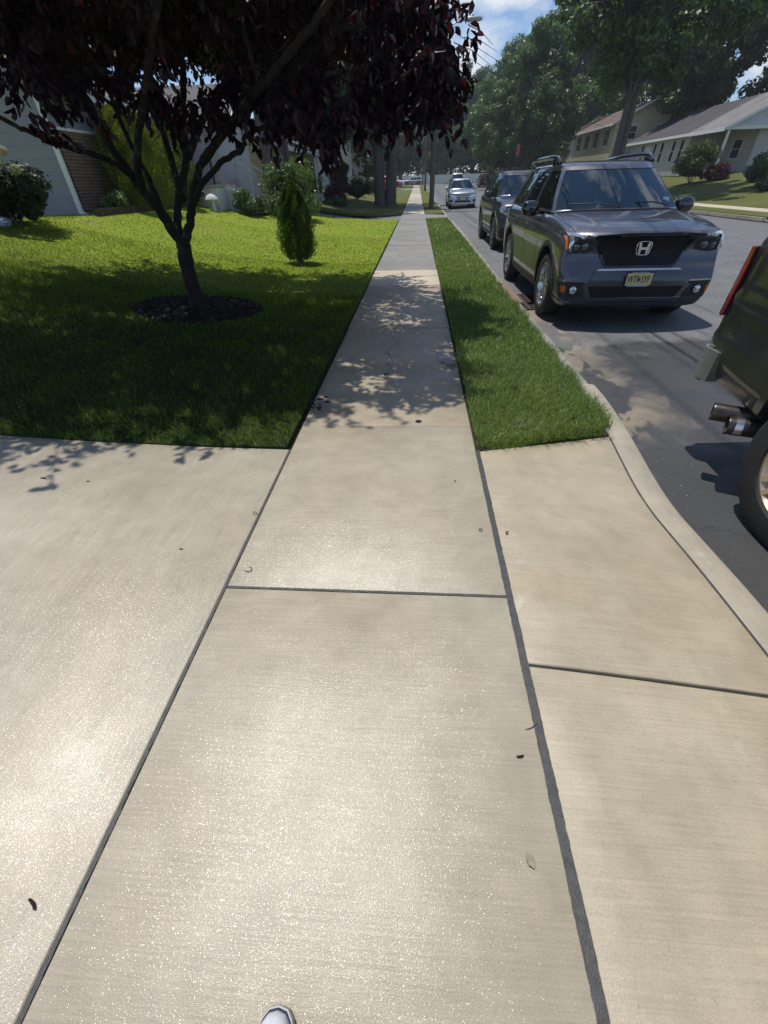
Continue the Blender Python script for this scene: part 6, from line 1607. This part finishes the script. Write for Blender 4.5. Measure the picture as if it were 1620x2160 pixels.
def b6():
    gable_block(H6, 22.6, 29.8, 66, 84, 1.2, 6.1, 7.75, 'y', MT['siding_cream'], MT['shingle_brown'], .5)
    for y_ in (68.3, 72.0, 75.6, 79): window(H6, 'x', (22.6, y_, 4.9), .9, 1.4, -1, 'iron_dark')
    door(H6, 'x', (22.6, 82.0, 3.4), .95, 2.0, -1); window(H6, 'y', (24.6, 66, 5.2), .9, 1.1, -1); window(H6, 'y', (27.6, 66, 5.2), .9, 1.1, -1)
hb(H6, b6); finish(H6)
H7 = thing('house', 'pale green house farthest along the other side', 'house', (23.5, 92, 2.0))
def b7():
    gable_block(H7, 22.6, 28.4, 92, 106, 1.2, 6.0, 7.75, 'y', MT['siding_green'], MT['shingle_grey'], .4)
    window(H7, 'y', (24.2, 92, 4.9), 1.0, 1.3, -1); window(H7, 'y', (27.0, 92, 4.9), 1.0, 1.3, -1)
    for y_ in (95, 99, 103): window(H7, 'x', (22.6, y_, 4.6), .9, 1.3, -1)
hb(H7, b7); finish(H7)
H8 = thing('garage', 'small white garage with pale gable beside the flagpole', 'garage', (15.2, 108, .9))
def b8():
    gable_block(H8, 17.0, 22.0, 108, 115, .7, 3.2, 4.4, 'y', MT['siding_white'], MT['shingle_grey'], .3)
    door(H8, 'y', (19.5, 108, .95), 2.6, 2.1, -1)
hb(H8, b8); finish(H8)

# white vinyl fence across the end
fz = float(rise(134)) - .03
fc = thing('fence', 'long white vinyl fence across the end of the street', 'fence', (-9, 138, fz))
k = 0; x = 0.0
mb = MB()
while x < 32: mb.box(x + .071, x + 2.369, -.02, .02, .08, 1.68); x += 2.44
mb.build('panel', MT['vinyl'], fc)
x = 0.0
while x < 32.5:
    MB().box(x - .07, x + .07, -.07, .07, -.1, 1.84).build('post', MT['vinyl'], fc); x += 2.44
mb = MB(); x = 0.0
while x < 32: mb.box(x + .071, x + 2.369, -.04, .04, 1.681, 1.76); mb.box(x + .071, x + 2.369, -.04, .04, 0.0, .079); x += 2.44
mb.build('rail', MT['vinyl'], fc)
fc2 = thing('fence', 'short grey fence panel between the maroon car and the garage', 'fence', (13.9, 106.5, float(rise(106)) - .02))
MB().box(.05, 2.9, -.02, .02, .05, 1.8).build('panel', MT['vinyl'], fc2)
for x in (0, 2.95): MB().box(x - .05, x + .05, -.05, .05, -.1, 1.9).build('post', MT['vinyl'], fc2)

# a trace of summer air between here and the far trees
hz = MB().box(-420, 420, -60, 700, -3, 60).mesh('haze'); th_ = NT('haze air'); vl = th_.n('ShaderNodeVolumePrincipled')
vl.inputs['Color'].default_value = (.80, .88, 1, 1); vl.inputs['Density'].default_value = .0006; vl.inputs['Anisotropy'].default_value = .2
th_.l(vl.outputs[0], th_.out.inputs['Volume']); hz.materials.append(th_.m); tag(link('haze', hz), 'thin summer haze over the street', 'haze', None, 'stuff')
# utility poles, lamp, cables
P1 = thing('utility_pole', 'tall brown utility pole carrying the street lamp arm', 'pole', (.92, 33.2, .0))
MB().tube([(0, 0, -.3), (.0, 0, 3), (.02, 0, 6), (.04, 0, 11.2)], [.155, .145, .13, .10], 14).build('shaft', MT['wood_pole'], P1, 60)
MB().box(-.9, 1.1, -.19, -.11, 9.9, 10.02).build('crossarm', MT['wood_pole'], P1)
for x in (-.8, -.3, .4, 1.0): MB().lathe([(.03, 10.02), (.05, 10.06), (.03, 10.10), (.05, 10.14), (.02, 10.18)], 10, 'z', (x, -.15, 0)).build('insulator', MT['stone_white'], P1, 50)
lp = thing('street_lamp', 'pale cobra head street lamp on a curved arm from the pole', 'street lamp', (.95, 33.15, 7.35))
MB().tube([(.12, -.05, 0), (.45, -.05, .35), (.9, -.05, .52), (1.4, -.05, .58)], [.035, .032, .03, .028], 8).build('arm', MT['galv'], lp, 60)
mb = MB(); ellipsoid(mb, (1.78, -.05, .60), (.48, .16, .10), 18, 0, .8); mb.build('lamp_head', MT['galv'], lp, 60)
mb = MB(); ellipsoid(mb, (1.85, -.05, .545), (.26, .12, .075), 14); mb.build('lens', MT['lamp_clear'], lp, 60)
MB().lathe([(.035, .68), (.035, .76), (.001, .775)], 10, 'z', (1.75, -.05, 0)).build('photocell', MT['black'], lp, 50)
P2 = thing('utility_pole', 'slimmer pale utility pole farther along the verge', 'pole', (1.05, 73, float(rise(73))))
MB().tube([(0, 0, -.3), (0.0, 0, 4), (.03, 0, 11)], [.14, .13, .09], 12).build('shaft', MT['wood_pole'], P2, 60)
MB().box(-.9, .9, -.17, -.09, 9.7, 9.82).build('crossarm', MT['wood_pole'], P2)
P3 = thing('utility_pole', 'thin distant pole at the corner of the cross street', 'pole', (1.1, 114, float(rise(114))))
MB().tube([(0, 0, -.3), (.02, 0, 9.5)], [.13, .09], 10).build('shaft', MT['wood_pole'], P3, 60)
MB().box(-.8, .8, -.15, -.08, 8.6, 8.72).build('crossarm', MT['wood_pole'], P3)
def cable(name, label, pts, sag, r=.012, mat='black'):
    P = []
    for a, b in zip(pts, pts[1:]):
        a, b = Vector(a), Vector(b)
        for k in range(16): s = k / 16; q = a.lerp(b, s); q.z -= 4 * sag * s * (1 - s); P.append(q)
    P.append(Vector(pts[-1])); o = MB().tube(P, r, 5).build(name, MT[mat], None, 60); return tag(o, label, 'cable', 'overhead cables of the street')
for x, lab in ((-.8, 'thin power line nearest the gardens on the crossarm'), (-.3, 'power line second from the gardens on the crossarm'), (.4, 'power line just street side of the pole top'), (1.0, 'outermost power line at the street end of the crossarm')):
    cable('overhead_cable', lab, [(.92 + x, -12, 10.0), (.95 + x, 33.05, 10.18), (1.05 + x * .85, 72.87, 10.3), (1.1 + x * .7, 113.9, 9.4)], .30, .011)
cable('overhead_cable', 'thick telephone cable running below the lamp arm to the near pole', [(1.75, -12, 6.9), (1.08, 33.05, 6.9), (1.17, 72.87, 6.8), (1.2, 113.9, 6.6)], .35, .022)
cable('overhead_cable', 'second telephone cable just above the thick one', [(1.9, -12, 7.6), (1.08, 33.02, 7.45), (1.17, 72.8, 7.3), (1.2, 113.9, 7.0)], .25, .016)
cable('service_cable', 'upper house cable slung across the street from the lamp pole', [(1.05, 33.2, 7.9), (22.4, 66.5, 6.6)], .5, .014)
cable('service_cable', 'lower house cable slung across the street below the lamp', [(1.05, 33.2, 7.3), (24.2, 60, 4.3)], .6, .014)
cable('service_cable', 'distant cable drooping over the road before the dark trees', [(1.15, 73, 6.9), (22.6, 90, 5.8)], .8, .016)
fp = thing('flagpole', 'wooden flagpole with a limp red and white flag before the far garage', 'flagpole', (12.0, 68, float(rise(68))))
MB().tube([(0, 0, -.1), (0.05, 0, 4.6)], [.05, .035], 8).build('pole', MT['wood_pole'], fp, 60)
mb = MB(); pts = []
for j in range(8):
    for i in range(5): pts.append((.06 + .10 * i + .03 * math.sin(j * .8), .05 * math.sin(i * 1.6 + j * .7), 4.5 - .16 * j - .06 * i))
mb.add(pts, [(j * 5 + i, j * 5 + i + 1, (j + 1) * 5 + i + 1, (j + 1) * 5 + i) for j in range(7) for i in range(4)]); mb.build('flag', MT['flag'], fp, 80)
